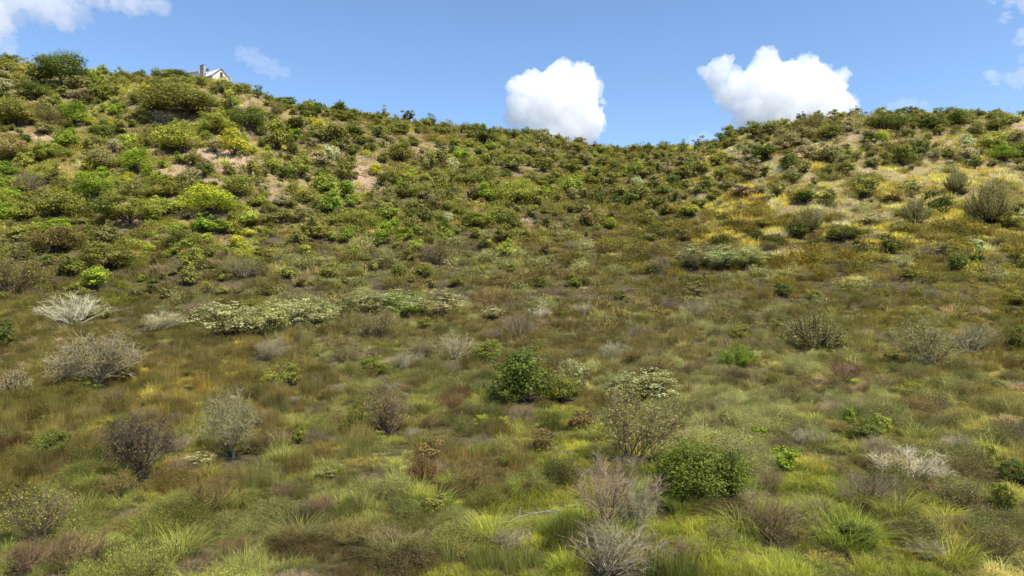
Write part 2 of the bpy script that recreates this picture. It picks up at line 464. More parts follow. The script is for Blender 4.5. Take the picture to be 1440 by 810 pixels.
BARE = [(300, 222, 60, 18, .8), (330, 232, 50, 12, .7), (250, 240, 60, 12, .55), (215, 252, 40, 10, .5), (345, 212, 22, 40, .6), (505, 250, 40, 35, .6), (590, 220, 14, 22, .6), (545, 238, 20, 20, .5),
        (390, 275, 40, 20, .5), (290, 258, 40, 10, .6), (60, 195, 40, 14, .55), (1430, 185, 25, 20, .6), (1230, 200, 60, 16, .5), (1320, 200, 60, 12, .55), (1110, 215, 60, 14, .5), (660, 275, 20, 10, .5),
        (738, 315, 18, 14, .6), (320, 342, 25, 10, .5), (1300, 245, 40, 10, .35), (1160, 305, 50, 8, .4), (420, 240, 40, 14, .5), (345, 145, 35, 16, .5), (180, 190, 40, 12, .4), (1200, 190, 40, 20, .5)]

def bare_at(px, py):
    b = np.zeros_like(px)
    for (x, y, a, c, s) in BARE:
        b = np.maximum(b, s * np.exp(-(((px - x) / (a * 1.15)) ** 2 + ((py - y) / (c * 1.25)) ** 2)))
    return b

def build_ground():
    xs = axis(-130, 130, 0.6, 4500); ys = axis(-12, 190, 0.6, 4500)
    X, Y = np.meshgrid(xs, ys); Xf = X.ravel(); Yf = Y.ravel()
    Z = zfun(Xf, Yf)
    nx, ny = len(xs), len(ys)
    i = np.arange(ny - 1)[:, None] * nx + np.arange(nx - 1)[None, :]
    Fc = np.stack([i, i + 1, i + nx + 1, i + nx], -1).reshape(-1, 4)
    me = bpy.data.meshes.new('ground')
    me.vertices.add(len(Xf)); me.vertices.foreach_set('co', np.stack([Xf, Yf, Z], 1).ravel().astype(np.float32))
    me.loops.add(len(Fc) * 4); me.polygons.add(len(Fc))
    me.loops.foreach_set('vertex_index', Fc.ravel().astype(np.int32)); me.polygons.foreach_set('loop_start', (np.arange(len(Fc)) * 4).astype(np.int32))
    me.update(calc_edges=True)
    ok = (Yf > 30) & (Yf < 190)
    px, py = to_px(Xf, np.where(ok, Yf, 1000), Z)
    b = np.where(ok, bare_at(px, py), 0)
    a = me.attributes.new('bare', 'FLOAT', 'POINT'); a.data.foreach_set('value', b.astype(np.float32))
    px2 = np.clip(px, -200, 1640); sk2 = np.interp(px2, SKY_X, SKY_Y); lo2 = np.interp(px2, [0, 200, 400, 600, 740, 860, 1000, 1250, 1440], [345, 340, 330, 320, 300, 280, 330, 340, 345])
    st = np.where(ok, np.clip((lo2 - py) / 60, 0, 1), 0) * (.55 + .9 * fbm2(Xf / 5, Yf / 5, 3, 87)) * (1 + .6 * np.clip((px2 - 950) / 100, 0, 1))
    a = me.attributes.new('straw', 'FLOAT', 'POINT'); a.data.foreach_set('value', np.clip(st, 0, 1).astype(np.float32))
    me.polygons.foreach_set('use_smooth', np.ones(len(Fc), bool))
    me.materials.append(ground_material())
    o = bpy.data.objects.new('ground', me); COL.objects.link(o); o['kind'] = 'structure'
    return o

build_ground()

# ------------------------------------------------------------------ things
def tag(o, label, cat, group=None):
    o['label'] = label; o['category'] = cat
    if group: o['group'] = group

def child(name, me, parent, color=None):
    o = bpy.data.objects.new(name, me); COL.objects.link(o); o.parent = parent
    if color is not None: o.color = (*color, 1)
    return o

# ------------------------------------------------------------------ the house beyond the crest
def quadbox(mb, c, ax, ay, az, mi=0):
    """box with centre c and half axes ax, ay, az"""
    c, ax, ay, az = (np.array(q, float) for q in (c, ax, ay, az))
    V = [c + i * ax + j * ay + k * az for k in (-1, 1) for j in (-1, 1) for i in (-1, 1)]
    Fc = [[0, 2, 3, 1], [4, 5, 7, 6], [0, 1, 5, 4], [2, 6, 7, 3], [0, 4, 6, 2], [1, 3, 7, 5]]
    mb.add(V, Fc, 0.5, mi)

def build_house():
    D = 165.0; S = D / F
    apex = np.array([(310.6 - 720) * S, D, CAMZ + (405 - 95.6) * S])
    g = np.array([0.6, 0.8, 0]); rd = np.array([-0.8, 0.6, 0]); up = np.array([0, 0, 1.0])
    w_, d_ = 2.24, 2.1; Lr = 9.0
    gz = zbase(np.array([apex[0]]), np.array([D]))[0] - 1.0
    root = bpy.data.objects.new('house', None); COL.objects.link(root); root.location = (apex[0], apex[1], gz)
    tag(root, 'cream gabled house with pale roof peeping over the bushes on the skyline', 'house')
    base = np.array(root.location)
    A = apex - base
    wall_m = plain('cream render', (0.60, 0.55, 0.46), 0.9, 1.5, 0.06)
    roof_m = plain('pale sheet roof', (0.56, 0.56, 0.56), 0.6, 2.0, 0.08)
    stone_m = plain('grey plaster chimney', (0.36, 0.34, 0.30), 0.9, 4.0, 0.12)
    dark_m = plain('dark frame', (0.06, 0.065, 0.075), 0.5, 3.0, 0.1)
    glass_m = plain('window glass', (0.03, 0.04, 0.05), 0.08, 1.0, 0.05, 0.0, 0.6)
    dish_m = plain('dish', (0.07, 0.09, 0.16), 0.4, 3, 0.05)
    trim_m = plain('grey trim', (0.2, 0.2, 0.21), 0.7, 3, 0.1)
    # walls: gabled block
    eL = A - g * w_ * 0.97 - up * (d_ * 0.97 + 0.12); eR = A + g * w_ * 0.97 - up * (d_ * 0.97 + 0.12); ap = A - up * 0.14
    mb = MB(); off = rd * Lr
    P = [np.array([eL[0], eL[1], 0]), np.array([eR[0], eR[1], 0]), eR, ap, eL]
    V = P + [p + off for p in P]
    mb.add(V, [[0, 1, 2, 4], [2, 3, 4, 4], [5, 9, 7, 6], [7, 9, 8, 8], [1, 6, 7, 2], [0, 4, 9, 5]], .5)
    child('wall', mb.mesh('house wall', [wall_m]), root)
    # roof: two slabs with thickness, overhanging the gable
    mb = MB(); front = -rd * 0.15; back = rd * (Lr + .15); th = up * 0.12
    for sgn in (-1, 1):
        e = A + sgn * g * (w_ + .15) - up * (d_ * (w_ + .15) / w_)
        V = [A + front, e + front, e + back, A + back]; V = V + [v - th for v in V]
        mb.add(V, [[0, 1, 2, 3], [4, 7, 6, 5], [0, 4, 5, 1], [2, 6, 7, 3], [1, 5, 6, 2], [0, 3, 7, 4]], .5)
    roof = child('roof', mb.mesh('house roof', [roof_m]), root)
    mb = MB()
    for sgn in (-1, 1):
        e = A + sgn * g * (w_ + .17) - up * (d_ * (w_ + .17) / w_)
        a0 = A + front * 1.1; b0 = e + front * 1.1
        dirv = (b0 - a0); quadbox(mb, (a0 + b0) / 2 - up * .08, dirv / 2, -rd * .03, up * .1)
    child('barge_board', mb.mesh('house barge board', [trim_m]), root)
    # chimney against the eaves side
    def world(px, py, depth):
        return np.array([(px - 720) / F * depth, depth, CAMZ + (405 - py) / F * depth]) - base
    c = world(285.2, 99, D - 1.2); top = world(285, 92.4, D - 1.2)[2]; hh = top / 2
    mb = MB(); quadbox(mb, [c[0], c[1], hh], g * .28, rd * .85, up * hh)
    ch = child('chimney', mb.mesh('house chimney', [stone_m]), root)
    mb = MB(); quadbox(mb, [c[0], c[1], top + .07], g * .33, rd * .9, up * .07); child('cap', mb.mesh('chimney cap', [trim_m]), ch)
    # satellite dish on an arm at the chimney
    dc = world(291.8, 98.8, D - 2.0); mb = MB()
    ax = np.array([-.3, -.9, .35]); ax /= np.linalg.norm(ax); t1 = np.cross(ax, up); t1 /= np.linalg.norm(t1); t2 = np.cross(t1, ax)
    rings = []
    for k, q in enumerate(np.linspace(0.02, .46, 6)):
        rings.append([dc + (t1 * math.cos(a) + t2 * math.sin(a)) * q + ax * q * q * .5 for a in np.arange(20) * math.pi / 10])
    V = np.array(rings).reshape(-1, 3); V2 = V - ax * .03
    Fc = [[k * 20 + i, k * 20 + (i + 1) % 20, (k + 1) * 20 + (i + 1) % 20, (k + 1) * 20 + i] for k in range(5) for i in range(20)]
    mb.add(np.concatenate([V, V2]), Fc + [[f[3] + 120, f[2] + 120, f[1] + 120, f[0] + 120] for f in Fc], .5)
    tube(mb, [dc, dc - ax * .3, [c[0], c[1], dc[2] - .1]], [.03, .03, .03], .5, 5)
    tube(mb, [dc - t2 * .4, dc + ax * .45], [.015, .015], .5, 5)
    child('satellite_dish', mb.mesh('house dish', [dish_m]), root)
    # gable window
    wc = A - up * (d_ * .62 + .45) + g * 0.12 - rd * 0.03
    wn = child('window', None or (lambda m: (quadbox(m, wc, g * .30, rd * .05, up * .72), m.mesh('house window', [dark_m]))[1])(MB()), root)
    for dx in (-.15, .15):
        m = MB(); quadbox(m, wc + g * dx - rd * .045, g * .115, rd * .02, up * .62); child('pane', m.mesh('window pane', [glass_m]), wn)
    # low side wing to the left of the chimney
    p0 = world(273, 102.8, D + 2); p1 = world(288, 101.8, D + 1)
    m = MB(); cc = (p0 + p1) / 2; ax_ = (p1 - p0) / 2; ax_[2] = 0
    quadbox(m, [cc[0], cc[1], cc[2] - .12], ax_ * 1.02, g * 1.6, up * .1)
    child('wing_roof', m.mesh('house wing roof', [roof_m]), root)
    m = MB(); quadbox(m, [cc[0], cc[1], (cc[2] - .25) / 2], ax_ * .97, g * 1.4, up * ((cc[2] - .25) / 2)); child('wing_wall', m.mesh('house wing wall', [wall_m]), root)
    for o in COL.objects:
        p = o.parent
        if o.type == 'MESH' and p is not None and (p == root or p.parent == root): o.data.shade_flat()
    return apex[0], D
HX, HY = build_house()

# ------------------------------------------------------------------ clouds: real bodies of scattering vapour some kilometres off
def build_cloud(name, label, blobs, dist, density, seed, amp=0.16, wisp=False, voxel=0.035, flat=1.0, into=None):
    """blobs: (px, py, r in px of the photograph)"""
    rng = np.random.default_rng(seed); S = dist / F
    me0 = bpy.data.meshes.new('tmp'); import bmesh
    bm = bmesh.new()
    big = max(b[2] for b in blobs) * S
    cx = np.mean([b[0] for b in blobs]); cyy = np.mean([b[1] for b in blobs])
    org = Vector(((cx - 720) * S, dist, CAMZ + (405 - cyy) * S))
    for (x, y, r) in blobs:
        rm = r * S
        p = Vector(((x - 720) * S, dist + rng.uniform(-.5, .5) * max(0, big - rm) * (1.2 if not wisp else .3), CAMZ + (405 - y) * S)) - org
        sc_ = Matrix.Diagonal((1, flat if wisp else 1, 1, 1))
        bmesh.ops.create_icosphere(bm, subdivisions=3, radius=rm, matrix=Matrix.Translation(p) @ sc_)
    bm.to_mesh(me0); bm.free()
    t = bpy.data.objects.new('tmp', me0); COL.objects.link(t)
    md = t.modifiers.new('r', 'REMESH'); md.mode = 'VOXEL'; md.voxel_size = voxel * big
    dg = bpy.context.evaluated_depsgraph_get(); ev = t.evaluated_get(dg)
    me = bpy.data.meshes.new_from_object(ev); me.name = name
    bpy.data.objects.remove(t)
    n = len(me.vertices); co = np.empty(n * 3, np.float32); me.vertices.foreach_get('co', co); co = co.reshape(-1, 3).astype(float)
    nr = np.empty(n * 3, np.float32); me.vertex_normals.foreach_get('vector', nr); nr = nr.reshape(-1, 3)
    q = co / big
    if wisp:
        dsp = fbm3(q * np.array([2.2, 2.2, 3.2]) + seed, 6, seed, .66) * amp * 2.2
    else:
        b1 = 0.5 - np.abs(noise3(q * 2.3 + seed, seed)) * 2; b2 = .5 - np.abs(noise3(q * 5.1 + seed, seed + 5)) * 2; b3 = .5 - np.abs(noise3(q * 11 + seed, seed + 9)) * 2
        dsp = amp * (b1 + .7 * b2 + .5 * b3 + 1.5 * fbm3(q * 4.5, 5, seed + 3, .62))
    co = co + nr * (dsp * big)[:, None]
    me.vertices.foreach_set('co', co.ravel().astype(np.float32)); me.update()
    t = bpy.data.objects.new('tmp', me); COL.objects.link(t)
    md = t.modifiers.new('r', 'REMESH'); md.mode = 'VOXEL'; md.voxel_size = voxel * big * .8
    ev = t.evaluated_get(bpy.context.evaluated_depsgraph_get()); me = bpy.data.meshes.new_from_object(ev); me.name = name
    bpy.data.objects.remove(t)
    me.materials.clear(); me.materials.append(cloud_material(name + ' vapour', density))
    if into is not None:
        o = bpy.data.objects.new('fringe', me); COL.objects.link(o); o.parent = into; o.location = org - into.location
        return o
    o = bpy.data.objects.new(name, me); COL.objects.link(o); o.location = org
    tag(o, label, 'cloud')
    if not wisp:
        build_cloud(name, None, [(x + rng.normal() * r * .06, y + rng.normal() * r * .06, r * 1.04) for x, y, r in blobs if r < .5 * max(q[2] for q in blobs)], dist, density * .3, seed + 40, amp=.34, wisp=True, voxel=.05, flat=1.0, into=o)
    return o

def z_px(x0, y0, k, L):
    return [(x0 + a / k, y0 + b / k, r / k) for a, b, r in L]

C1 = z_px(680, 70, 5.785, [(640, 240, 120), (780, 230, 105), (850, 310, 95), (420, 300, 115), (300, 345, 90), (560, 400, 220), (760, 440, 180), (300, 470, 105), (250, 540, 75), (890, 560, 85), (700, 600, 180), (450, 600, 140), (960, 435, 24), (235, 280, 32), (820, 670, 100), (930, 610, 60), (560, 720, 150)])
C2 = z_px(960, 50, 5.064, [(580, 170, 62), (600, 260, 110), (880, 260, 95), (800, 330, 140), (1000, 290, 75), (1070, 370, 80), (680, 400, 190), (950, 430, 170), (490, 330, 80), (450, 430, 100), (260, 250, 58), (230, 330, 62), (305, 190, 30), (170, 280, 32), (290, 420, 58), (320, 500, 40), (500, 540, 110), (700, 560, 150), (1000, 540, 140), (1120, 460, 75), (1170, 520, 60), (1110, 300, 40), (850, 580, 150), (120, 265, 14), (360, 330, 60), (330, 420, 60), (390, 380, 70), (390, 500, 60), (1190, 480, 40), (1220, 510, 30), (440, 590, 70)])
build_cloud('cumulus_cloud', 'rounded white cumulus cloud alone above the dip in the skyline', C1, 3000, 0.0125, 3, amp=.15, voxel=.028)
build_cloud('cumulus_cloud', 'wide two-humped white cumulus cloud rising behind the right ridge', C2, 3400, 0.011, 8, amp=.15, voxel=.028)
build_cloud('wispy_cloud', 'broad thin white cloud veil in the top left corner of the sky', [(20, -10, 40), (70, 0, 38), (-40, 10, 50), (100, 10, 22), (130, -14, 26), (170, -12, 24), (205, -4, 20), (222, 10, 11)], 4200, 0.0031, 21, amp=.3, wisp=True, flat=.9)
build_cloud('wispy_cloud', 'faint hanging cloud streak at the left edge above the hill', [(-5, 45, 22), (8, 62, 16), (20, 74, 9), (-20, 30, 30)], 4000, 0.0035, 22, amp=.22, wisp=True, flat=.5)
build_cloud('wispy_cloud', 'faint slanting cloud smear just right of the house', [(338, 74, 11), (352, 80, 14), (368, 90, 15), (385, 97, 14), (400, 102, 10)], 4000, 0.0032, 23, amp=.2, wisp=True, flat=.5)
build_cloud('wispy_cloud', 'small pale cloud tuft low beside the right ridge foot', [(975, 197, 8), (990, 193, 10), (1002, 196, 8)], 4000, 0.0048, 24, amp=.16, wisp=True, flat=.5)
build_cloud('wispy_cloud', 'small pale cloud tuft low over the middle of the right ridge', [(1255, 150, 8), (1270, 148, 11), (1285, 147, 9), (1300, 150, 8)], 4000, 0.0048, 25, amp=.16, wisp=True, flat=.5)
build_cloud('wispy_cloud', 'torn white cloud piece at the right edge, lowest of that edge', [(1392, 104, 9), (1400, 112, 9), (1412, 108, 8), (1430, 112, 14), (1450, 105, 18), (1470, 110, 20)], 4000, 0.0055, 26, amp=.2, wisp=True, flat=.5)
build_cloud('wispy_cloud', 'torn white cloud piece at the right edge, halfway down the sky', [(1430, 60, 8), (1442, 54, 13), (1460, 60, 20), (1438, 82, 7), (1455, 84, 14)], 4000, 0.006, 27, amp=.2, wisp=True, flat=.5)
build_cloud('wispy_cloud', 'white cloud fringe in the top right corner of the sky', [(1400, -4, 9), (1420, 0, 11), (1445, -4, 18), (1406, 26, 6), (1416, 22, 7), (1480, 0, 30)], 4000, 0.008, 28, amp=.2, wisp=True, flat=.5)

# ------------------------------------------------------------------ plants
TONE = {k: lin(v) for k, v in dict(
    leafy=(80, 90, 36), vivid=(100, 116, 38), lime=(114, 122, 52), yellow=(132, 132, 46), green=(98, 101, 46), dark=(74, 82, 36), olive=(100, 102, 52), greyolive=(104, 102, 66),
    grey=(126, 122, 96), silver=(140, 144, 114), brown=(94, 82, 52), pale=(190, 176, 158), ash=(140, 132, 116), dun=(112, 94, 76), rust=(98, 80, 50), plum=(116, 104, 90)).items()}
GAIN = 1.55

def tone(name, rng, jit=0.12):
    c = TONE[name] * GAIN * np.array([1.21, 1.17, .92]) * (1 + rng.normal() * jit) * (1 + rng.normal(size=3) * 0.035)
    return tuple(np.clip(c, 0.01, 0.85))

LIB = {}
def lib_mesh(key, fn):
    if key not in LIB: LIB[key] = fn()
    return LIB[key]

def shrub_meshes(kind, lod, var):
    def build():
        s = hash_(kind, lod, var)
        if kind == 'round':
            nl, sz, nc = {0: (1500, .08, 34), 1: (4200, .046, 52), 2: (13000, .027, 80)}[lod]
            fo, st = make_crown(s, nc, nl, sz, lump=.62)
        elif kind == 'low':
            nl, sz, nc = {0: (1500, .072, 40), 1: (4200, .042, 60), 2: (12000, .026, 80)}[lod]
            fo, st = make_crown(s, nc, nl, sz, lump=.45, cl_r=(.07, .15))
        elif kind == 'tree':
            fo, st = make_crown(s, 90, 9000, .034, lump=.4, trunk=True, cl_r=(.09, .18))
        elif kind == 'cone':
            fo, st = make_crown(s, 34, 2200, .05, lump=.1, cl_r=(.1, .16))
        elif kind == 'feather':
            nl, sz, ns = {0: (4200, .05, 90), 1: (8000, .038, 120), 2: (16000, .024, 160)}[lod]
            fo, st = make_sprays(s, ns, nl, sz)
        return fo.mesh(kind + ' foliage', [M_LEAF]), st.mesh(kind + ' stems', [M_BARK])
    return lib_mesh((kind, lod, var), build)

def hash_(*a):
    h = 7
    for x in str(a): h = (h * 131 + ord(x)) % 1000003
    return h

def head_mesh(var):
    """pale flat flower heads that sit over a silvery shrub"""
    def build():
        rng = np.random.default_rng(500 + var); mb = MB()
        for k in range(64):
            d = rand_dirs(rng, 1, -.05)[0]; c = d * np.array([.5, .5, .6]) * rng.uniform(.82, 1.02) + [0, 0, .38]
            m = 10; P = c + rng.normal(size=(m, 3)) * np.array([.03, .03, .012])
            leaves(mb, P, rng.normal(size=(m, 3)) * .5 + d + [0, 0, .6], .03, rng.uniform(0, 1, m), rng, 0, .7)
        return mb.mesh('flower heads', [M_LEAF])
    return lib_mesh(('head', var), build)

def dead_meshes(kind, var):
    def build():
        s = hash_(kind, var)
        lean = {'upright': (0.0, 0), 'leaning': (.28, 0), 'dome': (0.05, 0), 'twiggy': (0, 0), 'bushy': (0.02, 0), 'fan': (.1, 0)}[kind]
        kw = dict(upright=dict(n_main=34, fan=.5, n_child=7, n_grand=3, r0=.007), leaning=dict(n_main=50, fan=.42, n_child=8, n_grand=4, r0=.0048, up=.9),
                  dome=dict(n_main=46, fan=.5, n_child=8, n_grand=3, r0=.006), twiggy=dict(n_main=30, fan=.5, n_child=11, n_grand=6, r0=.008, leafy=2200, leaf_size=.026, single=True),
                  bushy=dict(n_main=30, fan=.5, n_child=8, n_grand=4, r0=.007, leafy=2600, leaf_size=.03), fan=dict(n_main=36, fan=.5, n_child=8, n_grand=4, r0=.0058))[kind]
        st, tw, fo = make_dead(s, lean=lean, **kw)
        return st.mesh(kind + ' stems', [M_TWIG]), tw.mesh(kind + ' twigs', [M_TWIG]), (fo.mesh(kind + ' sparse leaves', [M_LEAF]) if fo else None)
    return lib_mesh(('dead', kind, var), build)

def tussock_mesh(var):
    def build():
        if var < 3:
            return make_tuft(900 + var, 520, 1.0, .34, .8, .005, 4, .5).mesh('tussock blades', [M_LEAF])
        return make_tuft(900 + var, 480, 1.0, .30, 1.0, .005, 5, .7).mesh('tussock blades', [M_LEAF])
    return lib_mesh(('tussock', var), build)

Z0 = {'A': (0, 60), 'B': (480, 60), 'C': (960, 60), 'D': (0, 300), 'E': (480, 300), 'F': (960, 300), 'G': (0, 540), 'H': (480, 540), 'I': (960, 540)}
# zone, x, base y, width, height (zoomed pixels, /3), form, tone, optional own label
P_ = """
A 250 222 200 178 tree dark | big dark green tree standing on the left skyline
A 165 190 110 110 round olive
A 775 352 320 165 tree olive | broad domed olive tree on the slope below the house
A 690 158 100 40 round green
A 765 154 105 38 round dark
A 838 150 80 30 round green
A 1088 240 42 58 cone dark | small dark upright bush on the skyline right of the house
A 1170 338 60 84 tree greyolive | thin little grey tree on the upper slope right of the house
A 1035 395 150 112 round dark
A 150 255 135 80 round dark
A 420 258 110 90 round green
A 345 272 85 56 round grey
A 60 375 190 135 round olive
A 312 365 130 98 round vivid
A 505 358 46 52 round dark
A 438 424 80 78 round dark
A 205 368 115 84 bushy dun
A 692 352 90 52 dome ash
A 770 490 190 128 round lime
A 905 405 150 92 round lime
A 985 495 118 98 round yellow
A 1028 448 40 78 cone lime | narrow yellow-green conical bush beside the pink soil patch
A 905 474 72 56 round grey
A 1385 518 76 78 round silver | round silvery grey shrub alone on the upper middle slope
A 1320 456 62 44 round grey
A 1236 478 56 62 round dark
A 1250 390 105 68 round dark
A 1340 436 125 72 round olive
A 280 470 122 92 round vivid
A 50 524 136 112 round greyolive
A 215 514 142 72 low lime
A 420 556 152 104 round greyolive
A 572 570 152 118 round vivid | vivid green round bush left of the pink soil patch
A 410 676 162 118 round vivid
A 862 574 86 66 round dark
A 792 640 90 92 round greyolive
A 1146 560 82 78 round lime
A 1266 580 122 92 low lime
A 1000 670 152 102 round green
A 1116 644 62 56 low grey
A 1236 646 58 62 round olive
A 905 750 225 118 round yellow | widest yellow-green bush on the left slope
A 800 754 72 52 round grey
A 705 670 142 82 round green
A 560 684 150 80 low olive
A 260 758 205 142 round green
A 40 584 82 62 round vivid
A 540 796 232 122 low green
A 690 746 132 82 round lime
A 1398 740 112 92 round vivid
A 1300 696 102 72 round olive
A 1190 776 122 72 low olive
A 1380 656 122 102 round lime
A 100 766 152 84 round lime
A 20 760 92 72 round vivid
A 670 434 82 80 round olive
A 480 476 72 62 round grey
A 540 456 82 82 low lime
A 120 640 120 90 dome plum
B 40 556 82 82 round olive
B 62 404 92 62 round olive
B 140 566 62 58 round yellow
B 250 514 142 84 round green
B 252 404 82 52 round green
B 466 488 46 56 cone dark | almost black narrow bush on the central slope
B 472 550 72 62 low silver
B 190 614 82 56 round dark
B 200 676 62 72 round greyolive
B 280 670 132 78 round green
B 16 664 86 84 round vivid
B 415 620 78 56 round olive
B 580 606 142 84 round olive
B 610 686 86 78 round vivid
B 720 696 156 116 round lime | big rounded lime bush in the middle of the slope
B 870 614 112 52 low green
B 962 646 122 82 round lime
B 980 558 92 56 round green
B 690 590 72 62 round dark
B 800 604 72 52 round greyolive
B 600 436 112 72 round dark
B 820 388 72 38 round green
B 990 474 82 46 round olive
B 1155 548 62 52 round dark
B 1240 564 82 62 round lime
B 1375 562 62 46 round grey
B 1250 614 66 48 round silver
B 1395 608 72 42 round dark
B 570 796 172 84 low green
B 722 806 104 86 round dark
B 430 804 62 72 round dark
B 665 776 132 92 round green
B 340 776 92 72 round dark
B 452 764 52 46 round silver
B 80 796 152 92 round green
C 850 380 142 80 round dark | big dark domed bush on the right ridge
C 905 380 82 66 round greyolive
C 1062 380 92 64 round dark
C 970 312 62 42 round dark
C 1240 414 82 72 round olive
C 1322 384 92 72 round green
C 1162 366 112 72 round olive
C 1302 466 122 74 round lime
C 1352 516 132 70 round vivid
C 922 526 102 94 round green
C 620 520 122 90 round greyolive
C 520 504 92 78 round grey
C 450 545 84 72 round dark
C 440 466 112 84 round greyolive
C 292 502 110 82 round greyolive
C 362 404 92 72 round greyolive
C 300 404 92 62 round green
C 550 384 92 74 bushy dun
C 150 520 102 72 round lime
C 285 590 92 72 round greyolive
C 680 566 82 58 round olive
C 125 676 72 58 round green
C 400 656 72 62 round greyolive
C 210 610 62 52 round olive
C 772 668 112 92 round olive
C 745 614 52 42 round dark
C 1086 726 112 98 round dark
C 890 684 82 52 round brown
C 1290 778 180 168 feather greyolive | large feathery grey-green shrub high on the right slope
C 1156 646 92 92 feather greyolive
C 512 686 112 58 round dark
C 612 684 92 62 low olive
C 522 816 142 102 feather greyolive
C 982 776 122 102 feather greyolive
C 1372 796 122 64 round green
C 782 434 62 52 round dark
C 840 434 72 52 round lime
C 620 420 112 64 round olive
C 270 656 112 48 low dun
D 235 190 190 112 round brown | wide brownish-olive domed shrub on the lower left slope
D 450 246 252 108 low olive
D 765 156 152 84 round green
D 812 256 104 134 round green
D 300 274 112 82 round green
D 398 334 124 92 round vivid | vivid green bush beside the pale dead shrubs
D 50 356 222 170 bushy dun | wide twiggy grey-brown shrub at the left edge
D 308 482 226 126 upright pale | pale bleached dead shrub, left one of the two pale fans
D 642 512 206 92 leaning pale | low pale dead shrub sweeping right, beside the bleached fan
D 1030 286 152 84 bushy ash
D 375 765 100 60 low green
D 420 768 320 245 twiggy ash | big grey leafless shrub with one dark stem at the left
D 1105 634 165 100 leaning ash | grey dead shrub leaning right below the long silvery bank
D 960 530 270 150 head silver | left hump of the long silvery shrub bank
D 1140 526 200 140 head silver | middle hump of the long silvery shrub bank
D 1300 480 210 100 head silver
D 1382 294 102 82 round green
D 25 576 84 112 round dark
D 60 786 112 122 feather grey
E 90 442 200 100 head silver
E 250 448 210 105 head greyolive
E 420 446 200 95 head silver
E 632 426 158 118 dome brown | brown domed twiggy shrub at the end of the silvery bank
E 750 545 172 118 dome plum | purple-grey dead dome of fine twigs mid-valley
E 640 545 90 70 dome plum
E 1112 624 142 86 leaning ash
E 642 454 92 52 head silver
E 985 318 62 56 round green
E 480 624 152 112 upright ash
E 842 452 102 56 upright pale
E 1030 440 90 50 upright ash
E 1342 268 92 82 dome plum
E 246 274 82 62 round green
E 402 226 152 100 bushy greyolive
E 152 536 162 122 bushy olive
E 765 816 290 240 round dark | dark leafy green bush in the middle of the valley floor
E 935 815 150 120 round green
E 700 815 130 120 round dark
E 965 790 130 150 head silver | pale-topped shrub touching the dark leafy bush
F 232 662 152 102 feather vivid | fresh green shrub with yellow tips right of centre
F 540 586 240 148 feather greyolive | broad feathery grey-green shrub on the right valley floor
F 640 580 110 90 feather lime
F 1022 664 246 200 bushy ash | grey twiggy shrub with thin leaves on the right valley floor
F 1202 596 162 124 fan ash
F 880 176 104 80 round dark
F 672 126 142 62 low dark
F 1172 256 92 82 round dark
F 1242 226 62 62 round dark
F 165 246 120 90 head silver | left part of the flat silvery patch on the right slope
F 50 246 130 100 head silver
F 270 242 140 84 head silver | right part of the flat silvery patch on the right slope
F 490 116 92 54 round dark
F 1412 596 72 112 round dark
F 910 408 92 64 dome brown
F 800 416 72 52 dome brown
F 150 615 80 40 bushy plum
F 880 535 60 60 round green
G 595 450 262 290 twiggy brown | brown-leaved dark-stemmed little tree in the lower left
G 985 345 230 270 twiggy ash | grey open-branched shrub right of the brown little tree
G 170 700 240 240 bushy green | leafy dark green shrub in the lower left corner
G 300 825 240 190 fan dun | brown tangle of dead twigs along the bottom left
G 100 830 220 130 fan dun
G 840 372 110 56 head pale
G 1260 260 60 80 round green
G 700 450 120 110 dome brown
G 500 500 130 110 bushy dun
H 362 345 114 98 round brown | small dark brown bush in the grass left of centre
H 340 446 112 134 feather rust | rust-based green shrub below the small dark brown bush
H 540 476 152 130 bushy brown
H 590 200 90 60 low yellow | yellow-green low shrub below the dark leafy bush
H 680 200 80 60 low yellow
H 1230 356 300 310 bushy olive | open twiggy shrub between the two leafy green bushes
H 1290 95 220 130 head silver | pale-flowered spreading shrub right of the dark leafy bush
H 1180 100 130 110 head silver
H 1110 660 340 310 fan ash | large grey dead shrub at the bottom centre
H 1240 650 170 230 upright ash
H 1120 850 340 220 fan ash
H 690 745 172 92 fan ash
H 200 230 180 190 bushy greyolive
H 60 230 120 120 feather green
H 1010 210 120 70 round brown
H 850 300 100 80 round brown
I 50 538 330 310 round leafy | big leafy green bush at lower centre right
I 210 525 150 220 round leafy | right half of the big lower leafy bush
I -60 470 120 130 round dark
I 375 495 118 130 dome plum | purple-grey dead mound against the big lower leafy bush
I 440 385 112 106 round vivid | small bright bush above the purple-grey dead mound
I 320 270 90 90 low vivid
I 960 435 270 130 upright pale | pale dead twig patch in the grass at lower right
I 1080 440 140 80 upright pale
I 645 215 150 50 dome brown
I 780 250 130 90 round dark
I 820 215 90 90 low lime
I 700 180 60 80 low vivid
I 1240 390 130 110 bushy plum
I 1300 370 70 120 low lime
I 585 595 130 90 dome plum
I 930 700 110 90 bushy dark
I 1180 550 170 120 bushy green
I 1330 790 180 150 bushy plum
I 1350 560 120 150 low green
"""
COLOR_WORD = dict(leafy='leaf green', vivid='bright green', lime='yellow-green', yellow='yellow-lime', green='mid green', dark='dark green', olive='olive', greyolive='grey-olive', grey='grey-green', silver='silvery',
                  brown='brown', pale='bleached pale', ash='ash grey', dun='dun brown', rust='rust-tinged', plum='purple-grey')
FORM_WORD = dict(round='rounded bush', low='low spreading bush', tree='small tree', cone='upright bush', feather='feathery shrub', head='pale-headed shrub', upright='dead shrub', leaning='leaning dead shrub',
                 dome='domed twiggy shrub', twiggy='open twiggy shrub', bushy='thin twiggy shrub', fan='dead twig tangle')
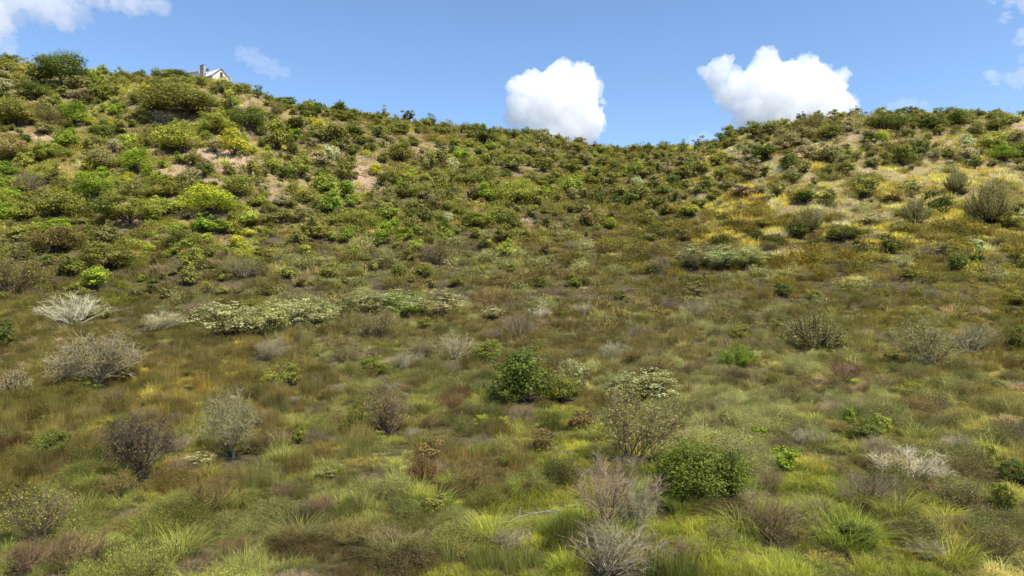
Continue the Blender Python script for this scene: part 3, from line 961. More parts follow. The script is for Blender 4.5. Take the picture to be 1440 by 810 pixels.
KIND_NAME = dict(tree='hillside_tree', cone='upright_bush', feather='feathery_shrub', head='silvery_shrub', upright='dead_shrub', leaning='dead_shrub', dome='twiggy_shrub', twiggy='twiggy_shrub', bushy='twiggy_shrub', fan='dead_shrub')
CAT = dict(hillside_tree='tree', upright_bush='bush', feathery_shrub='shrub', silvery_shrub='silvery shrub', dead_shrub='dead shrub', twiggy_shrub='twiggy shrub', green_bush='green bush', olive_bush='olive bush', dark_bush='dark bush', grey_bush='grey bush', lime_bush='lime bush')
LAND = [(310, 104, 'the house'), (83, 110, 'the skyline tree'), (262, 150, 'the domed olive tree'), (312, 226, 'the pink soil patch'), (190, 232, 'the vivid round bush'), (300, 292, 'the widest yellow bush'),
        (720, 275, 'the big lime bush'), (870, 206, 'the dip in the skyline'), (635, 215, 'the near-black bush'), (1245, 172, 'the dark ridge dome'), (985, 362, 'the flat silvery patch'), (350, 450, 'the long silvery bank'),
        (150, 505, 'the big leafless shrub'), (100, 440, 'the bleached fan'), (740, 540, 'the dark leafy bush'), (727, 465, 'the dead twig dome'), (690, 420, 'the brown dome'), (1140, 475, 'the feathery valley shrub'),
        (1300, 500, 'the grey twiggy shrub'), (1036, 505, 'the yellow-tipped shrub'), (220, 640, 'the brown little tree'), (985, 670, 'the big lower bush'), (850, 730, 'the big grey dead shrub'), (1285, 660, 'the pale twig patch'),
        (600, 640, 'the small brown bush'), (1390, 285, 'the large feathery shrub'), (460, 220, 'the round silvery shrub'), (78, 320, 'the brownish wide dome'), (1150, 285, 'the yellow grass slope'), (125, 400, 'the vivid bush by the dead shrubs')]
used_labels = {}

def bush_kind(tn):
    return {'dark': 'dark_bush', 'olive': 'olive_bush', 'brown': 'olive_bush', 'dun': 'olive_bush', 'greyolive': 'grey_bush', 'grey': 'grey_bush', 'silver': 'grey_bush', 'lime': 'lime_bush', 'yellow': 'lime_bush'}.get(tn, 'green_bush')

def rel(px, py, k):
    d = sorted((math.hypot(px - x, (py - y) * 1.4), n, x, y) for x, y, n in LAND)
    d = [q for q in d if q[0] > 14]
    q = d[k]; dx, dy = px - q[2], (py - q[3]) * 1.4
    side = ('right of' if dx > 0 else 'left of') if abs(dx) > abs(dy) else ('below' if dy > 0 else 'above')
    near = 'just ' if q[0] < 45 else ('' if q[0] < 110 else 'well ')
    return near + side + ' ' + q[1]

def auto_label(px, py, wpx, form, tn):
    size = 'tiny' if wpx < 22 else 'small' if wpx < 34 else 'medium' if wpx < 50 else 'large'
    head = f'{size} {COLOR_WORD[tn]} {FORM_WORD[form]}'
    for k in range(5):
        l = f'{head} {rel(px, py, k)}'
        if l not in used_labels: used_labels[l] = 1; return l
    for j in range(5):
        l = f'{head} {rel(px, py, j)} and {rel(px, py, j + 1)}'
        if l not in used_labels: used_labels[l] = 1; return l
    return l

PLACED = []          # (X, Y, radius) so that the scattered shrubs and the ground cover keep clear
rngp = np.random.default_rng(42)

def put(px, py, wpx, hpx, form, tn, label=None, group=None, simple=False):
    h = at(px, py)
    if h is None: h = at(px, py + 6)
    if h is None: h = at(px, py + 14)
    if h is None: return None
    X, Y, Z = h; S = Y / F; W = wpx * S; H = hpx * S
    Y += W * 0.3; X = (px - 720) / F * Y; Z = z1(X, Y)          # the pixel marks the near foot of the plant
    if form in ('round', 'low'): kind = bush_kind(tn)
    else: kind = KIND_NAME[form]
    pix = wpx * 0.711
    lod = 0 if pix < 30 else 1 if pix < 75 else 2
    c = tone(tn, rngp, .06)
    if tn in ('pale', 'ash', 'dun', 'plum'): c = tuple(np.array(c) * (.6 if tn == 'pale' else .68))
    root = bpy.data.objects.new(kind, None); COL.objects.link(root)
    root.location = (X, Y, Z); root.rotation_euler = (rngp.normal() * .06, rngp.normal() * .06, rngp.uniform(-.25, .25) if form in ('leaning', 'fan') else rngp.uniform(0, 6.28)); wk = 1.3 if form in ('round', 'low', 'head', 'cone', 'fan', 'upright', 'bushy') else 1.15; root.scale = (W * wk, W * wk * rngp.uniform(.85, 1.1), H * (1.02 if form == 'tree' else 1.15))
    tag(root, label or auto_label(px, py - hpx / 2, wpx, form, tn), CAT[kind], group)
    if label: used_labels[label] = 1
    var = int(rngp.integers(0, 4))
    if form in ('upright', 'leaning', 'dome', 'twiggy', 'bushy', 'fan'):
        st, tw, fo = dead_meshes(form, var % 2)
        wc = c if tn in ('pale', 'ash', 'dun', 'plum', 'brown', 'rust') else tuple(TONE['dun'] * 1.3)
        if form == 'twiggy' and tn == 'brown': wc = (.10, .08, .06)
        child('stem', st, root, wc); child('twig_crown', tw, root, wc)
        if fo:
            lc = tone(tn if tn not in ('pale', 'ash', 'dun', 'plum') else 'olive', rngp, .05); child('foliage', fo, root, lc)
    elif form == 'head':
        fo, st = shrub_meshes('low', max(1, lod), var)
        child('foliage', fo, root, tuple(np.array(tone('greyolive' if tn != 'greyolive' else 'olive', rngp, .12)) * np.array([1.2, 1.25, 1.36]))); child('stem', st, root)
        child('blossom', head_mesh(var % 2), root, tuple(np.array(tone('silver' if tn != 'pale' else 'pale', rngp, .08)) * .95))
    else:
        if form == 'tree': lod = 1
        if form == 'cone': lod = 0
        fo, st = shrub_meshes(form, lod, var)
        child('foliage', fo, root, c); child('trunk' if form == 'tree' else 'stem', st, root)
    PLACED.append((X, Y, W * .5, px, py - hpx / 2, wpx / 2))
    return root

for line in P_.strip().splitlines():
    spec, _, lab = line.partition('|')
    zn, x, yb, ww, hh, form, tn = spec.split()
    x0, y0 = Z0[zn]
    put(x0 + float(x) / 3, y0 + float(yb) / 3, float(ww) / 3, float(hh) / 3, form, tn, lab.strip() or None)

# ------------------------------------------------------------------ the many small shrubs of the hillside
def joined(form, var):
    def build():
        s = hash_('far', form, var); 
        fo, st = make_crown(s, 30, 1150, .095, lump=.4) if form == 'round' else make_crown(s, 15, 640, .085, lump=.8, cl_r=(.08, .2)) if form == 'sparse' else make_crown(s, 34, 1050, .088, lump=.45, cl_r=(.07, .15))
        mb = MB(); off = 0
        for v, f, val in zip(fo.v, fo.f, fo.val): mb.v.append(v); mb.f.append(f); mb.val.append(val); mb.mi.append(np.zeros(len(f), int))
        n0 = fo.n
        for v, f, val in zip(st.v, st.f, st.val): mb.v.append(v); mb.f.append(f + n0); mb.val.append(val); mb.mi.append(np.ones(len(f), int))
        return mb.mesh('small ' + form + ' shrub', [M_LEAF, M_BARK])
    return lib_mesh(('far', form, var), build)

def lower_edge(px):
    return np.interp(px, [-300, 0, 200, 400, 600, 740, 860, 960, 1100, 1250, 1440, 1700], [365, 365, 355, 345, 340, 320, 290, 285, 330, 345, 350, 350])

def zone_name(px, py):
    sky_y = np.interp(px, SKY_X, SKY_Y); t = (py - sky_y) / max(30, lower_edge(px) - sky_y)
    v = 'along the skyline' if t < .12 else 'high' if t < .45 else 'halfway up' if t < .75 else 'low' if t < 1.05 else 'at the foot'
    side = 'the far left slope' if px < 200 else 'the slope below the house' if px < 420 else 'the left centre slope' if px < 620 else 'the slope below the dip' if px < 930 else 'the right ridge flank' if px < 1180 else 'the far right slope'
    return (v + ' of ' if v in ('along the skyline', 'at the foot') else v + ' on ') + side

rngf = np.random.default_rng(77)
cnt = {}
def scatter(n_try, region, wr, tones, clear=.55, forms=('round', 'round', 'sparse', 'round', 'low'), cap=245):
    for _ in range(n_try):
        px = rngf.uniform(-60, 1500)
        sk = np.interp(px, SKY_X, SKY_Y)
        py = region(px, sk)
        if py is None: continue
        wpx = rngf.uniform(*wr) * (1.0 if rngf.uniform() < .8 else 1.35)
        if 262 < px < 334 and py < 124: continue
        bad = False
        for q in PLACED:
            if abs(q[3] - px) < 60 and math.hypot(q[3] - px, (q[4] - (py - wpx * .35)) * 1.3) < (q[5] + wpx / 2) * clear: bad = True; break
        if bad: continue
        if bare_at(np.array([px]), np.array([py]))[0] > .3 and rngf.uniform() < .88: continue
        if px > 930:
            open_ = np.clip((py - sk - 42) / 40, 0, 1) * np.clip((px - 930) / 90, 0, 1)
            if rngf.uniform() < open_ * .975: continue
        tl, tp = tones(px, py); cum_ = np.cumsum(tp) / sum(tp)
        pat_ = float(np.clip(.5 + 1.05 * fbm2(np.array([px / 70.0]), np.array([py / 42.0]), 2, 61)[0] + rngf.normal() * .13, 0, .999))
        tn = tl[int(np.searchsorted(cum_, pat_))]
        kind = bush_kind(tn)
        if cnt.get(kind, 0) > cap: continue
        h = at(px, py, 30)
        if h is None: continue
        cnt[kind] = cnt.get(kind, 0) + 1
        X, Y, Z = h; W = wpx * Y / F; form = forms[int(rngf.integers(0, len(forms)))]
        o = bpy.data.objects.new(kind, joined(form, int(rngf.integers(0, 9)))); COL.objects.link(o)
        Hh = W * rngf.uniform(.66, .98)
        o.location = (X, Y + W * .3, z1(X, Y + W * .3)); o.scale = (W * 1.22, W * rngf.uniform(1.05, 1.25), Hh * 1.05); o.rotation_euler = (rngf.normal() * .14, rngf.normal() * .14, rngf.uniform(0, 6.28))
        o.color = (*tone(tn, rngf, .14), 1)
        lab = f'one of many small {COLOR_WORD[tn]} bushes {zone_name(px, py)}'
        tag(o, lab, CAT[kind], f'small {COLOR_WORD[tn]} bushes {zone_name(px, py)}')
        PLACED.append((X, Y, W * .5, px, py - wpx * .35, wpx / 2))

def hill_tones(px, py):
    if px < 520: return ['vivid', 'yellow', 'lime', 'green', 'olive', 'greyolive', 'grey', 'dark'], [2, .8, 4.5, 3, 5, 3.5, 1.2, 1.2]
    if px < 940: return ['vivid', 'lime', 'green', 'olive', 'brown', 'greyolive', 'grey', 'dark'], [1, 3.5, 3, 5.5, .6, 3.5, 1, 1.4]
    return ['yellow', 'lime', 'green', 'olive', 'greyolive', 'dark', 'grey', 'silver'], [.4, 2, 2, 4, 4, 1.6, 2, .8]
# skyline first, then the slope, then small ones between
scatter(650, lambda px, sk: sk + rngf.uniform(-2, 14), (11, 20), lambda px, py: (['dark', 'green', 'olive', 'greyolive', 'lime'], [2, 3, 3, 2.5, 1]), .45)
scatter(1100, lambda px, sk: rngf.uniform(sk + 10, lower_edge(px) + rngf.normal() * 16), (18, 33), hill_tones, .6)
scatter(5200, lambda px, sk: sk + 6 + (lower_edge(px) - sk - 6) * rngf.uniform(0, 1) + max(0, rngf.normal()) * 22, (9, 22), hill_tones, .62)

def low_tones(px, py):
    if px < 700: return ['green', 'olive', 'brown', 'greyolive', 'dark', 'vivid'], [1.5, 4, 3, 2, 1.5, .7]
    return ['lime', 'olive', 'brown', 'dark', 'green', 'greyolive'], [1.6, 4, 1.5, 1.6, 1.6, 1.6]
cnt2 = dict(cnt)
scatter(420, lambda px, sk: lower_edge(px) + rngf.uniform(-5, 75) * (1 if px < 960 else 1.3), (10, 24), low_tones, .85, cap=285)
# small brown, plum and grey shrubs dotted over the valley floor
n_v = 0
for _ in range(1500):
    if n_v >= 120: break
    px = rngf.uniform(-40, 1480); lo = lower_edge(px)
    py = lo + (800 - lo) * rngf.uniform(0, 1) ** 1.5
    h = at(px, py)
    if h is None: continue
    X, Y, Z = h; W = rngf.uniform(.7, 1.7) * (1.0 if Y > 25 else .62); wpx = W / Y * F
    if any(math.hypot(q[3] - px, (q[4] - (py - wpx * .3)) * 1.3) < (q[5] + wpx / 2) * .8 for q in PLACED): continue
    form = ('dome', 'bushy', 'fan', 'low')[int(rngf.integers(0, 4))] if px < 900 or py > 430 else ('bushy', 'low', 'low', 'dome')[int(rngf.integers(0, 4))]
    tn = (['plum', 'dun', 'brown', 'ash'] if form in ('dome', 'fan') else ['olive', 'brown', 'greyolive', 'dun'] if form == 'bushy' else ['olive', 'dark', 'greyolive', 'green'])[int(rngf.integers(0, 4))]
    sky_w = 'near' if Y < 24 else 'middle' if Y < 45 else 'far'
    side = 'to the left' if px < 480 else 'mid-picture' if px < 960 else 'to the right'
    lab = f'small {COLOR_WORD[tn]} {FORM_WORD[form]} on the {sky_w} valley floor {side}'
    n_v += 1
    put(px, py, wpx, wpx * rngf.uniform(.5, .75), form, tn, lab, f'small {COLOR_WORD[tn]} {FORM_WORD[form]} plants, {sky_w} valley floor {side}')

# pale fallen sticks in the foreground grass
for q, lab in (((696, 752, 838, 728, .5), 'pale forked fallen branch lying in the grass before the big grey dead shrub'), ((1238, 588, 1250, 577, .25), 'short pale stick poking out of the heath on the right valley floor')):
    a_ = at(q[0], q[1]); b_ = at(q[2], q[1] - (q[1] - q[3]) * .35)
    p0 = np.array(a_) + [0, 0, .16]; p1 = np.array(b_) + [0, 0, q[4]]
    mb = MB(); L_ = np.linalg.norm(p1 - p0); tt = np.linspace(0, 1, 9)[:, None]; rg = np.random.default_rng(int(q[0]))
    org = p0.copy(); pts = (p0 + (p1 - p0) * tt) - org + rg.normal(size=(9, 3)) * .012 * L_
    tube(mb, pts, np.linspace(.011, .005, 9) * (1 if L_ > .8 else .8), .6, 6)
    for k in range(2 if L_ < .8 else 9):
        i = int(rg.integers(2, 8)); d = (p1 - p0) / L_ * rg.uniform(.1, .5) + rg.normal(size=3) * .28; d = d / np.linalg.norm(d) * L_ * rg.uniform(.12, .36); d[2] = abs(d[2]) * .25
        tube(mb, [pts[i], pts[i] + d * .5 + rg.normal(size=3) * .03, pts[i] + d], [.006, .004, .002], rg.uniform(.3, .9), 4)
    o = bpy.data.objects.new('fallen_branch', mb.mesh('fallen branch', [M_TWIG])); COL.objects.link(o); o.location = org; o.color = (.30, .265, .215, 1)
    tag(o, lab, 'branch')

# tussocks one can tell apart in the near grass
T_ = """1120 662 46 20 vivid|1128 690 60 26 yellow|1255 692 56 28 vivid|1180 640 40 20 lime|720 655 44 30 vivid|610 725 74 40 vivid|600 580 34 22 yellow|770 592 60 24 vivid|830 620 50 30 lime|1040 760 90 56 lime|1090 745 60 50 vivid|1330 745 80 40 yellow
1000 790 70 46 lime|1190 780 110 60 vivid|1260 740 80 50 lime|1425 780 44 40 yellow|1340 805 90 44 yellow|1200 715 50 30 green|870 770 60 46 lime|690 770 70 50 lime|205 760 76 62 lime|250 795 84 60 lime|330 720 66 44 lime|400 655 48 26 lime|430 605 60 28 lime|120 735 60 48 green
155 600 40 24 yellow|285 530 44 22 yellow|690 560 36 20 vivid|540 700 60 40 lime|500 760 66 46 green|420 770 70 48 greyolive|560 800 80 50 greyolive|740 700 56 40 vivid|780 760 60 50 vivid|640 690 50 34 lime|910 710 50 40 vivid|960 730 60 46 lime|1060 700 50 36 lime|1150 740 70 46 lime
1290 620 50 26 lime|1370 650 50 30 lime|1400 720 60 40 lime|1140 600 44 22 lime|1080 560 40 20 greyolive|300 600 40 24 lime|180 640 44 28 olive|60 650 44 30 olive|40 560 40 24 lime|650 445 26 12 yellow|905 450 30 14 lime|548 490 34 16 yellow|565 497 26 14 yellow|790 445 26 12 lime"""
for q in T_.replace('\n', '|').split('|'):
    x, y, ww, hh, tn = q.split(); x, y, ww, hh = map(float, (x, y, ww, hh))
    h = at(x, y)
    if h is None: continue
    X, Y, Z = h; S = Y / F; W = ww * S; H = hh * S
    Y += W * .25; X = (x - 720) / F * Y; Z = z1(X, Y)
    o = bpy.data.objects.new('grass_tussock', tussock_mesh(int(rngf.integers(0, 5)))); COL.objects.link(o)
    o.location = (X, Y, Z); o.rotation_euler = (0, 0, rngf.uniform(0, 6.28)); o.scale = (W * .95, W * .95, H * 1.05)
    o.color = (*(np.array(tone(tn, rngf, .12)) * .45 + lin((110, 112, 56)) * GAIN * .42), 1)
    lab = None
    for k in range(6):
        l = f"{'small' if ww < 45 else 'large'} {COLOR_WORD[tn]} grass tussock {rel(x, y, k)}"
        if l not in used_labels: lab = l; break
    used_labels[lab or l] = 1
    tag(o, lab or l, 'grass tussock', 'grass tussocks standing out of the valley floor')

# ------------------------------------------------------------------ ground cover: grass, heath and litter nobody could count
def cover_kinds():
    return dict(
        grass=[make_tuft(1, 70, .46, .2, .8, .0055, 4, .55), make_tuft(2, 80, .42, .24, 1.0, .0055, 4, .65), make_tuft(3, 60, .55, .18, .6, .005, 4, .45), make_tuft(4, 70, .38, .26, 1.1, .006, 4, .7)],
        reed=[make_tuft(11, 55, .7, .18, .28, .006, 3, .1), make_tuft(12, 60, .6, .22, .36, .006, 3, .15)],
        heath=[make_clump(21, 900, .036), make_clump(22, 850, .038, .34, .3), make_clump(23, 1000, .032, .28, .42)],
        twig=[make_twigclump(31), make_twigclump(32, 70, .36, .28)],
        coarse=[make_tuft(41, 26, .5, .3, .5, .016, 2, .3), make_tuft(42, 30, .42, .34, .7, .016, 2, .4)],
        coarseheath=[make_clump(51, 130, .12, .42, .4, 8), make_clump(52, 120, .13, .46, .34, 8), make_clump(53, 140, .11, .38, .5, 8)])

ZONES = [  # px, py, reach, [(weight, kind, srgb)]
    (1200, 750, 150, [(4, 'grass', (130, 138, 54)), (3, 'grass', (106, 122, 44)), (1.0, 'grass', (156, 148, 70)), (.8, 'heath', (108, 112, 58)), (.4, 'twig', (140, 125, 105))]),
    (1400, 700, 120, [(3, 'grass', (140, 138, 76)), (2, 'heath', (104, 106, 68)), (1, 'grass', (160, 152, 96)), (1.2, 'twig', (128, 112, 98))]),
    (760, 720, 150, [(3.4, 'grass', (134, 138, 48)), (2, 'grass', (108, 118, 42)), (1.3, 'heath', (104, 102, 52)), (1, 'twig', (118, 104, 88)), (.8, 'reed', (84, 92, 46))]),
    (500, 740, 150, [(2, 'heath', (116, 120, 76)), (2, 'grass', (120, 124, 72)), (1.2, 'twig', (116, 102, 92)), (1, 'reed', (88, 92, 52)), (.7, 'heath', (88, 76, 54))]),
    (180, 760, 150, [(2, 'heath', (108, 114, 62)), (2, 'grass', (116, 124, 62)), (1.4, 'twig', (112, 98, 86)), (1, 'heath', (84, 86, 46)), (.6, 'grass', (92, 102, 46))]),
    (40, 640, 110, [(2.4, 'reed', (112, 104, 60)), (1.2, 'heath', (96, 88, 48)), (1, 'grass', (112, 116, 58)), (.7, 'twig', (122, 106, 94)), (.5, 'heath', (104, 80, 52))]),
    (280, 570, 120, [(2, 'reed', (118, 104, 54)), (1.4, 'grass', (118, 116, 58)), (1, 'heath', (104, 92, 52)), (.7, 'grass', (150, 134, 62)), (.5, 'reed', (110, 96, 58))]),
    (450, 560, 100, [(2, 'reed', (108, 100, 60)), (.5, 'reed', (112, 96, 60)), (1.4, 'heath', (96, 88, 52)), (.8, 'grass', (116, 108, 58)), (.8, 'twig', (112, 100, 90))]),
    (620, 580, 130, [(2, 'grass', (114, 112, 66)), (1.5, 'heath', (100, 100, 62)), (1.5, 'reed', (104, 92, 54)), (1, 'twig', (108, 96, 86))]),
    (640, 650, 110, [(2, 'grass', (120, 122, 64)), (1.5, 'heath', (106, 108, 64)), (1.2, 'twig', (106, 94, 86)), (.8, 'heath', (92, 74, 56))]),
    (1000, 590, 120, [(2.4, 'heath', (124, 126, 86)), (1.4, 'grass', (122, 122, 74)), (1.6, 'twig', (120, 106, 98)), (.8, 'heath', (96, 86, 66))]),
    (1250, 590, 130, [(2, 'heath', (118, 122, 78)), (2, 'grass', (130, 128, 74)), (1, 'twig', (116, 102, 90)), (.6, 'heath', (100, 88, 62))]),
    (1400, 560, 100, [(2, 'grass', (142, 134, 72)), (1.3, 'reed', (124, 108, 54)), (1, 'heath', (116, 112, 70)), (.5, 'grass', (172, 152, 108))]),
    (80, 480, 110, [(2, 'reed', (106, 98, 54)), (1.4, 'heath', (92, 86, 46)), (1, 'grass', (106, 102, 54)), (.8, 'twig', (120, 106, 96))]),
    (250, 420, 130, [(1.2, 'heath', (118, 120, 82)), (.8, 'grass', (140, 134, 82)), (2, 'reed', (102, 96, 56)), (1.6, 'heath', (88, 80, 46)), (1, 'grass', (112, 104, 64)), (1, 'twig', (108, 94, 84))]),
    (520, 390, 130, [(1.2, 'heath', (118, 120, 82)), (.8, 'grass', (140, 134, 82)), (2, 'heath', (94, 88, 54)), (1.5, 'reed', (100, 92, 56)), (1.3, 'twig', (108, 96, 88)), (1, 'grass', (102, 96, 58))]),
    (760, 420, 130, [(1.2, 'heath', (118, 120, 82)), (.8, 'grass', (140, 134, 82)), (2, 'grass', (116, 104, 66)), (1.5, 'heath', (98, 88, 52)), (1.2, 'reed', (106, 98, 60)), (1, 'twig', (116, 102, 90))]),
    (850, 490, 120, [(2, 'grass', (116, 108, 64)), (1.4, 'heath', (98, 88, 54)), (1.2, 'reed', (108, 100, 60)), (1.2, 'twig', (114, 100, 90))]),
    (1080, 450, 130, [(1.2, 'heath', (118, 120, 82)), (.8, 'grass', (140, 134, 82)), (2, 'reed', (106, 98, 58)), (1.5, 'heath', (96, 88, 50)), (1.3, 'grass', (118, 110, 62)), (1, 'twig', (112, 98, 86))]),
    (1300, 440, 130, [(1.2, 'heath', (118, 120, 82)), (.8, 'grass', (140, 134, 82)), (2, 'heath', (106, 100, 50)), (1.5, 'reed', (104, 90, 46)), (1.2, 'grass', (128, 116, 58)), (.8, 'twig', (112, 98, 86))]),
    (1100, 360, 110, [(3, 'heath', (104, 94, 36)), (1, 'heath', (72, 74, 32)), (1.2, 'reed', (98, 84, 38)), (.6, 'grass', (128, 114, 50))]),
    (1380, 370, 110, [(2, 'heath', (122, 112, 48)), (1, 'heath', (86, 86, 42)), (1.5, 'grass', (142, 126, 60)), (.5, 'twig', (132, 118, 102))]),
    (900, 300, 100, [(2, 'heath', (104, 98, 44)), (1.4, 'heath', (92, 88, 42)), (1.2, 'grass', (122, 112, 56)), (.4, 'twig', (118, 104, 88))]),
    (1150, 285, 110, [(4.6, 'grass', (196, 172, 70)), (1.6, 'grass', (200, 182, 120)), (1.0, 'heath', (128, 116, 54)), (.5, 'twig', (180, 162, 140))]),
    (1010, 275, 70, [(3, 'grass', (182, 160, 72)), (1.5, 'heath', (124, 112, 54)), (1, 'grass', (190, 172, 110))]),
    (1260, 245, 70, [(4, 'grass', (194, 170, 68)), (1.2, 'grass', (200, 182, 124)), (1.2, 'heath', (122, 114, 56))]),
    (1270, 310, 70, [(4, 'grass', (190, 168, 72)), (1.6, 'grass', (202, 184, 130)), (1.4, 'heath', (120, 112, 56))]),
    (1380, 270, 120, [(3, 'grass', (186, 166, 74)), (1.2, 'heath', (124, 118, 60)), (1, 'grass', (202, 182, 126)), (.5, 'twig', (160, 142, 124))]),
    (1220, 205, 100, [(1.4, 'twig', (160, 142, 124)), (1.5, 'heath', (112, 104, 66)), (1.2, 'grass', (160, 144, 92)), (1, 'heath', (90, 92, 50))]),
    (180, 230, 160, [(1.4, 'heath', (116, 110, 56)), (1.7, 'grass', (172, 150, 98)), (1.2, 'twig', (150, 126, 104)), (.8, 'heath', (104, 110, 48)), (1, 'heath', (126, 128, 52))]),
    (420, 260, 130, [(1.4, 'heath', (114, 106, 56)), (1.7, 'grass', (170, 150, 96)), (1, 'twig', (150, 128, 106)), (1, 'heath', (114, 118, 50))]),
    (640, 250, 140, [(1.7, 'heath', (112, 104, 54)), (1.5, 'grass', (156, 138, 82)), (.7, 'twig', (120, 102, 86)), (1.2, 'heath', (102, 106, 46))]),
    (150, 340, 120, [(1.5, 'heath', (96, 92, 44)), (1.5, 'heath', (110, 112, 46)), (1, 'twig', (112, 96, 82)), (1, 'reed', (100, 84, 46))]),
]

def build_cover():
    rng = np.random.default_rng(5)
    kinds = cover_kinds(); names = []; cols = {}
    src = bpy.data.collections.new('cover sources')
    idx_of = {}
    for kd, lst in kinds.items():
        idx_of[kd] = []
        for i, mb in enumerate(lst):
            mats = [M_ITWIG] if kd == 'twig' else [M_ILEAF, M_ITWIG] if 'heath' in kd else [M_ILEAF]
            nm = 'k%02d_%s' % (len(names), kd)
            o = bpy.data.objects.new(nm, mb.mesh(nm, mats)); src.objects.link(o)
            idx_of[kd].append(len(names)); names.append(nm)
    # points
    bands = [(4.5, 16, 85.0), (16, 30, 56.0), (30, 48, 22.0), (48, 75, 7.0), (75, 110, 4.0), (110, 176, 2.2)]
    XX, YY = [], []
    for a, b, den in bands:
        area = 0.5 * 1.72 * (b * b - a * a); n = int(area * den)
        Y = np.sqrt(rng.uniform(a * a, b * b, n)); X = Y * rng.uniform(-.86, .86, n)
        XX.append(X); YY.append(Y)
    X = np.concatenate(XX); Y = np.concatenate(YY); n = len(X)
    Z = zfun(X, Y)
    px, py = to_px(X, Y, Z)
    # keep the crest side that can be seen, drop what lies deep behind it
    yc = np.interp(np.clip(px, -400, 1800), YC_X, YC_D); keep = Y < yc + 22
    keep &= ~((bare_at(px, py) > .42 + .25 * rng.normal(size=n)) & (Y > 40))
    gx = {}
    for (a, b, r, *_r) in PLACED:
        for i in range(int((a - r) // 3), int((a + r) // 3) + 1):
            for j in range(int((b - r) // 3), int((b + r) // 3) + 1): gx.setdefault((i, j), []).append((a, b, r * .82))
    ci_, cj_ = np.floor(X / 3).astype(int), np.floor(Y / 3).astype(int)
    for k in np.nonzero(keep)[0]:
        for (a, b, r) in gx.get((ci_[k], cj_[k]), ()):
            if (X[k] - a) ** 2 + (Y[k] - b) ** 2 < r * r: keep[k] = False; break
    X, Y, Z, px, py = (q[keep] for q in (X, Y, Z, px, py)); n = len(X)
    # cushions: the cover grows in mounds about a metre across, each of one kind and tint
    def worley(cell, seed):
        ci, cj = np.floor(X / cell).astype(int), np.floor(Y / cell).astype(int)
        best = np.full(n, 9.0); bi = np.zeros(n, int); bj = np.zeros(n, int); zz = np.zeros(n, int); bx = np.zeros(n); by = np.zeros(n)
        for di in (-1, 0, 1):
            for dj in (-1, 0, 1):
                i, j = ci + di, cj + dj
                cx = (i + .1 + .8 * _hash(i, j, zz, seed)) * cell; cy_ = (j + .1 + .8 * _hash(i, j, zz + 1, seed)) * cell
                d = np.hypot(X - cx, Y - cy_) / cell / (.75 + .5 * _hash(i, j, zz + 2, seed)); m = d < best
                best[m] = d[m]; bi[m] = i[m]; bj[m] = j[m]; bx[m] = cx[m]; by[m] = cy_[m]
        return best, bx, by, [_hash(bi, bj, zz + 3 + k, seed) for k in range(5)]
    w1 = worley(.72, 401); w2 = worley(1.7, 402); fr_ = Y > 44 + 6 * rng.normal(size=n)
    dc = np.where(fr_, w2[0], w1[0]); bx = np.where(fr_, w2[1], w1[1]); by = np.where(fr_, w2[2], w1[2]); hh = [np.where(fr_, q, p) for p, q in zip(w1[3], w2[3])]
    lone = rng.uniform(0, 1, n) < .22
    bx = np.where(lone, X, bx); by = np.where(lone, Y, by); hh = [np.where(lone, rng.uniform(0, 1, n), q) for q in hh]
    cpx, cpy = to_px(bx, by, zfun(bx, by))
    wx = cpx + fbm2(bx / 3.0, by / 3.0, 3, 31) * 130; wy = cpy + fbm2(bx / 3.0, by / 3.0, 3, 37) * 90
    zx = np.array([z[0] for z in ZONES]); zy = np.array([z[1] for z in ZONES]); zr = np.array([z[2] for z in ZONES])
    d2 = ((np.clip(wx, 0, 1440)[:, None] - zx) ** 2 + ((np.clip(wy, 80, 810)[:, None] - zy) * 1.25) ** 2) / (zr * .55)[None] ** 2
    wz = np.exp(-.5 * (d2 - d2.min(1)[:, None])); wz /= wz.sum(1)[:, None]
    zi = (np.cumsum(wz, 1) > np.clip(hh[0], 0, .9999)[:, None]).argmax(1)
    # pick an entry with patchy noise so that one kind forms drifts
    pat = np.clip(hh[1] * .75 + .25 * (fbm2(bx / 2.5 + 50, by / 2.5, 2, 77) + .5), 0, .999)
    tint = np.zeros((n, 3)); idx = np.zeros(n, np.int32); scl = np.ones(n); hz = np.ones(n); stuff = np.zeros(n, np.int32)
    far = Y > 58 + rng.normal(size=n) * 9
    for z, (zx_, zy_, r_, ent) in enumerate(ZONES):
        wts = np.array([e[0] * (.55 if e[1] == 'twig' else 1) for e in ent]); cum = np.cumsum(wts) / wts.sum()
        m = np.nonzero(zi == z)[0]
        pk = (pat[m] * 1.0 + .37 * z) % 1.0
        ei = np.searchsorted(cum, pk)
        for k, (wt, kd, c) in enumerate(ent):
            q = m[ei == k]
            if len(q) == 0: continue
            tint[q] = lin(c) * GAIN * (1 + rng.normal(size=(len(q), 1)) * .2) * (1 + rng.normal(size=(len(q), 3)) * .05)
            kk = np.full(len(q), 0); fr = far[q]
            nearl = idx_of[kd]; farl = idx_of['coarse'] if kd in ('grass', 'reed') else idx_of['coarseheath'] if kd == 'heath' else idx_of['twig']
            kk = np.where(fr, np.array(farl)[rng.integers(0, len(farl), len(q))], np.array(nearl)[rng.integers(0, len(nearl), len(q))])
            idx[q] = kk; stuff[q] = {'grass': 0, 'reed': 0, 'heath': 1, 'twig': 2}[kd]
            s = rng.uniform(.7, 1.3, len(q)) * (1.45 if kd == 'heath' else 1.35 if kd == 'twig' else 1.25)
            scl[q] = s * np.where(fr, 1.35, 1.0); hz[q] = rng.uniform(.75, 1.2, len(q))
    hum = np.where(lone, .7, (.55 + .8 * np.clip(1 - (dc / .78) ** 2, 0, 1)) * (.65 + .7 * hh[2]))
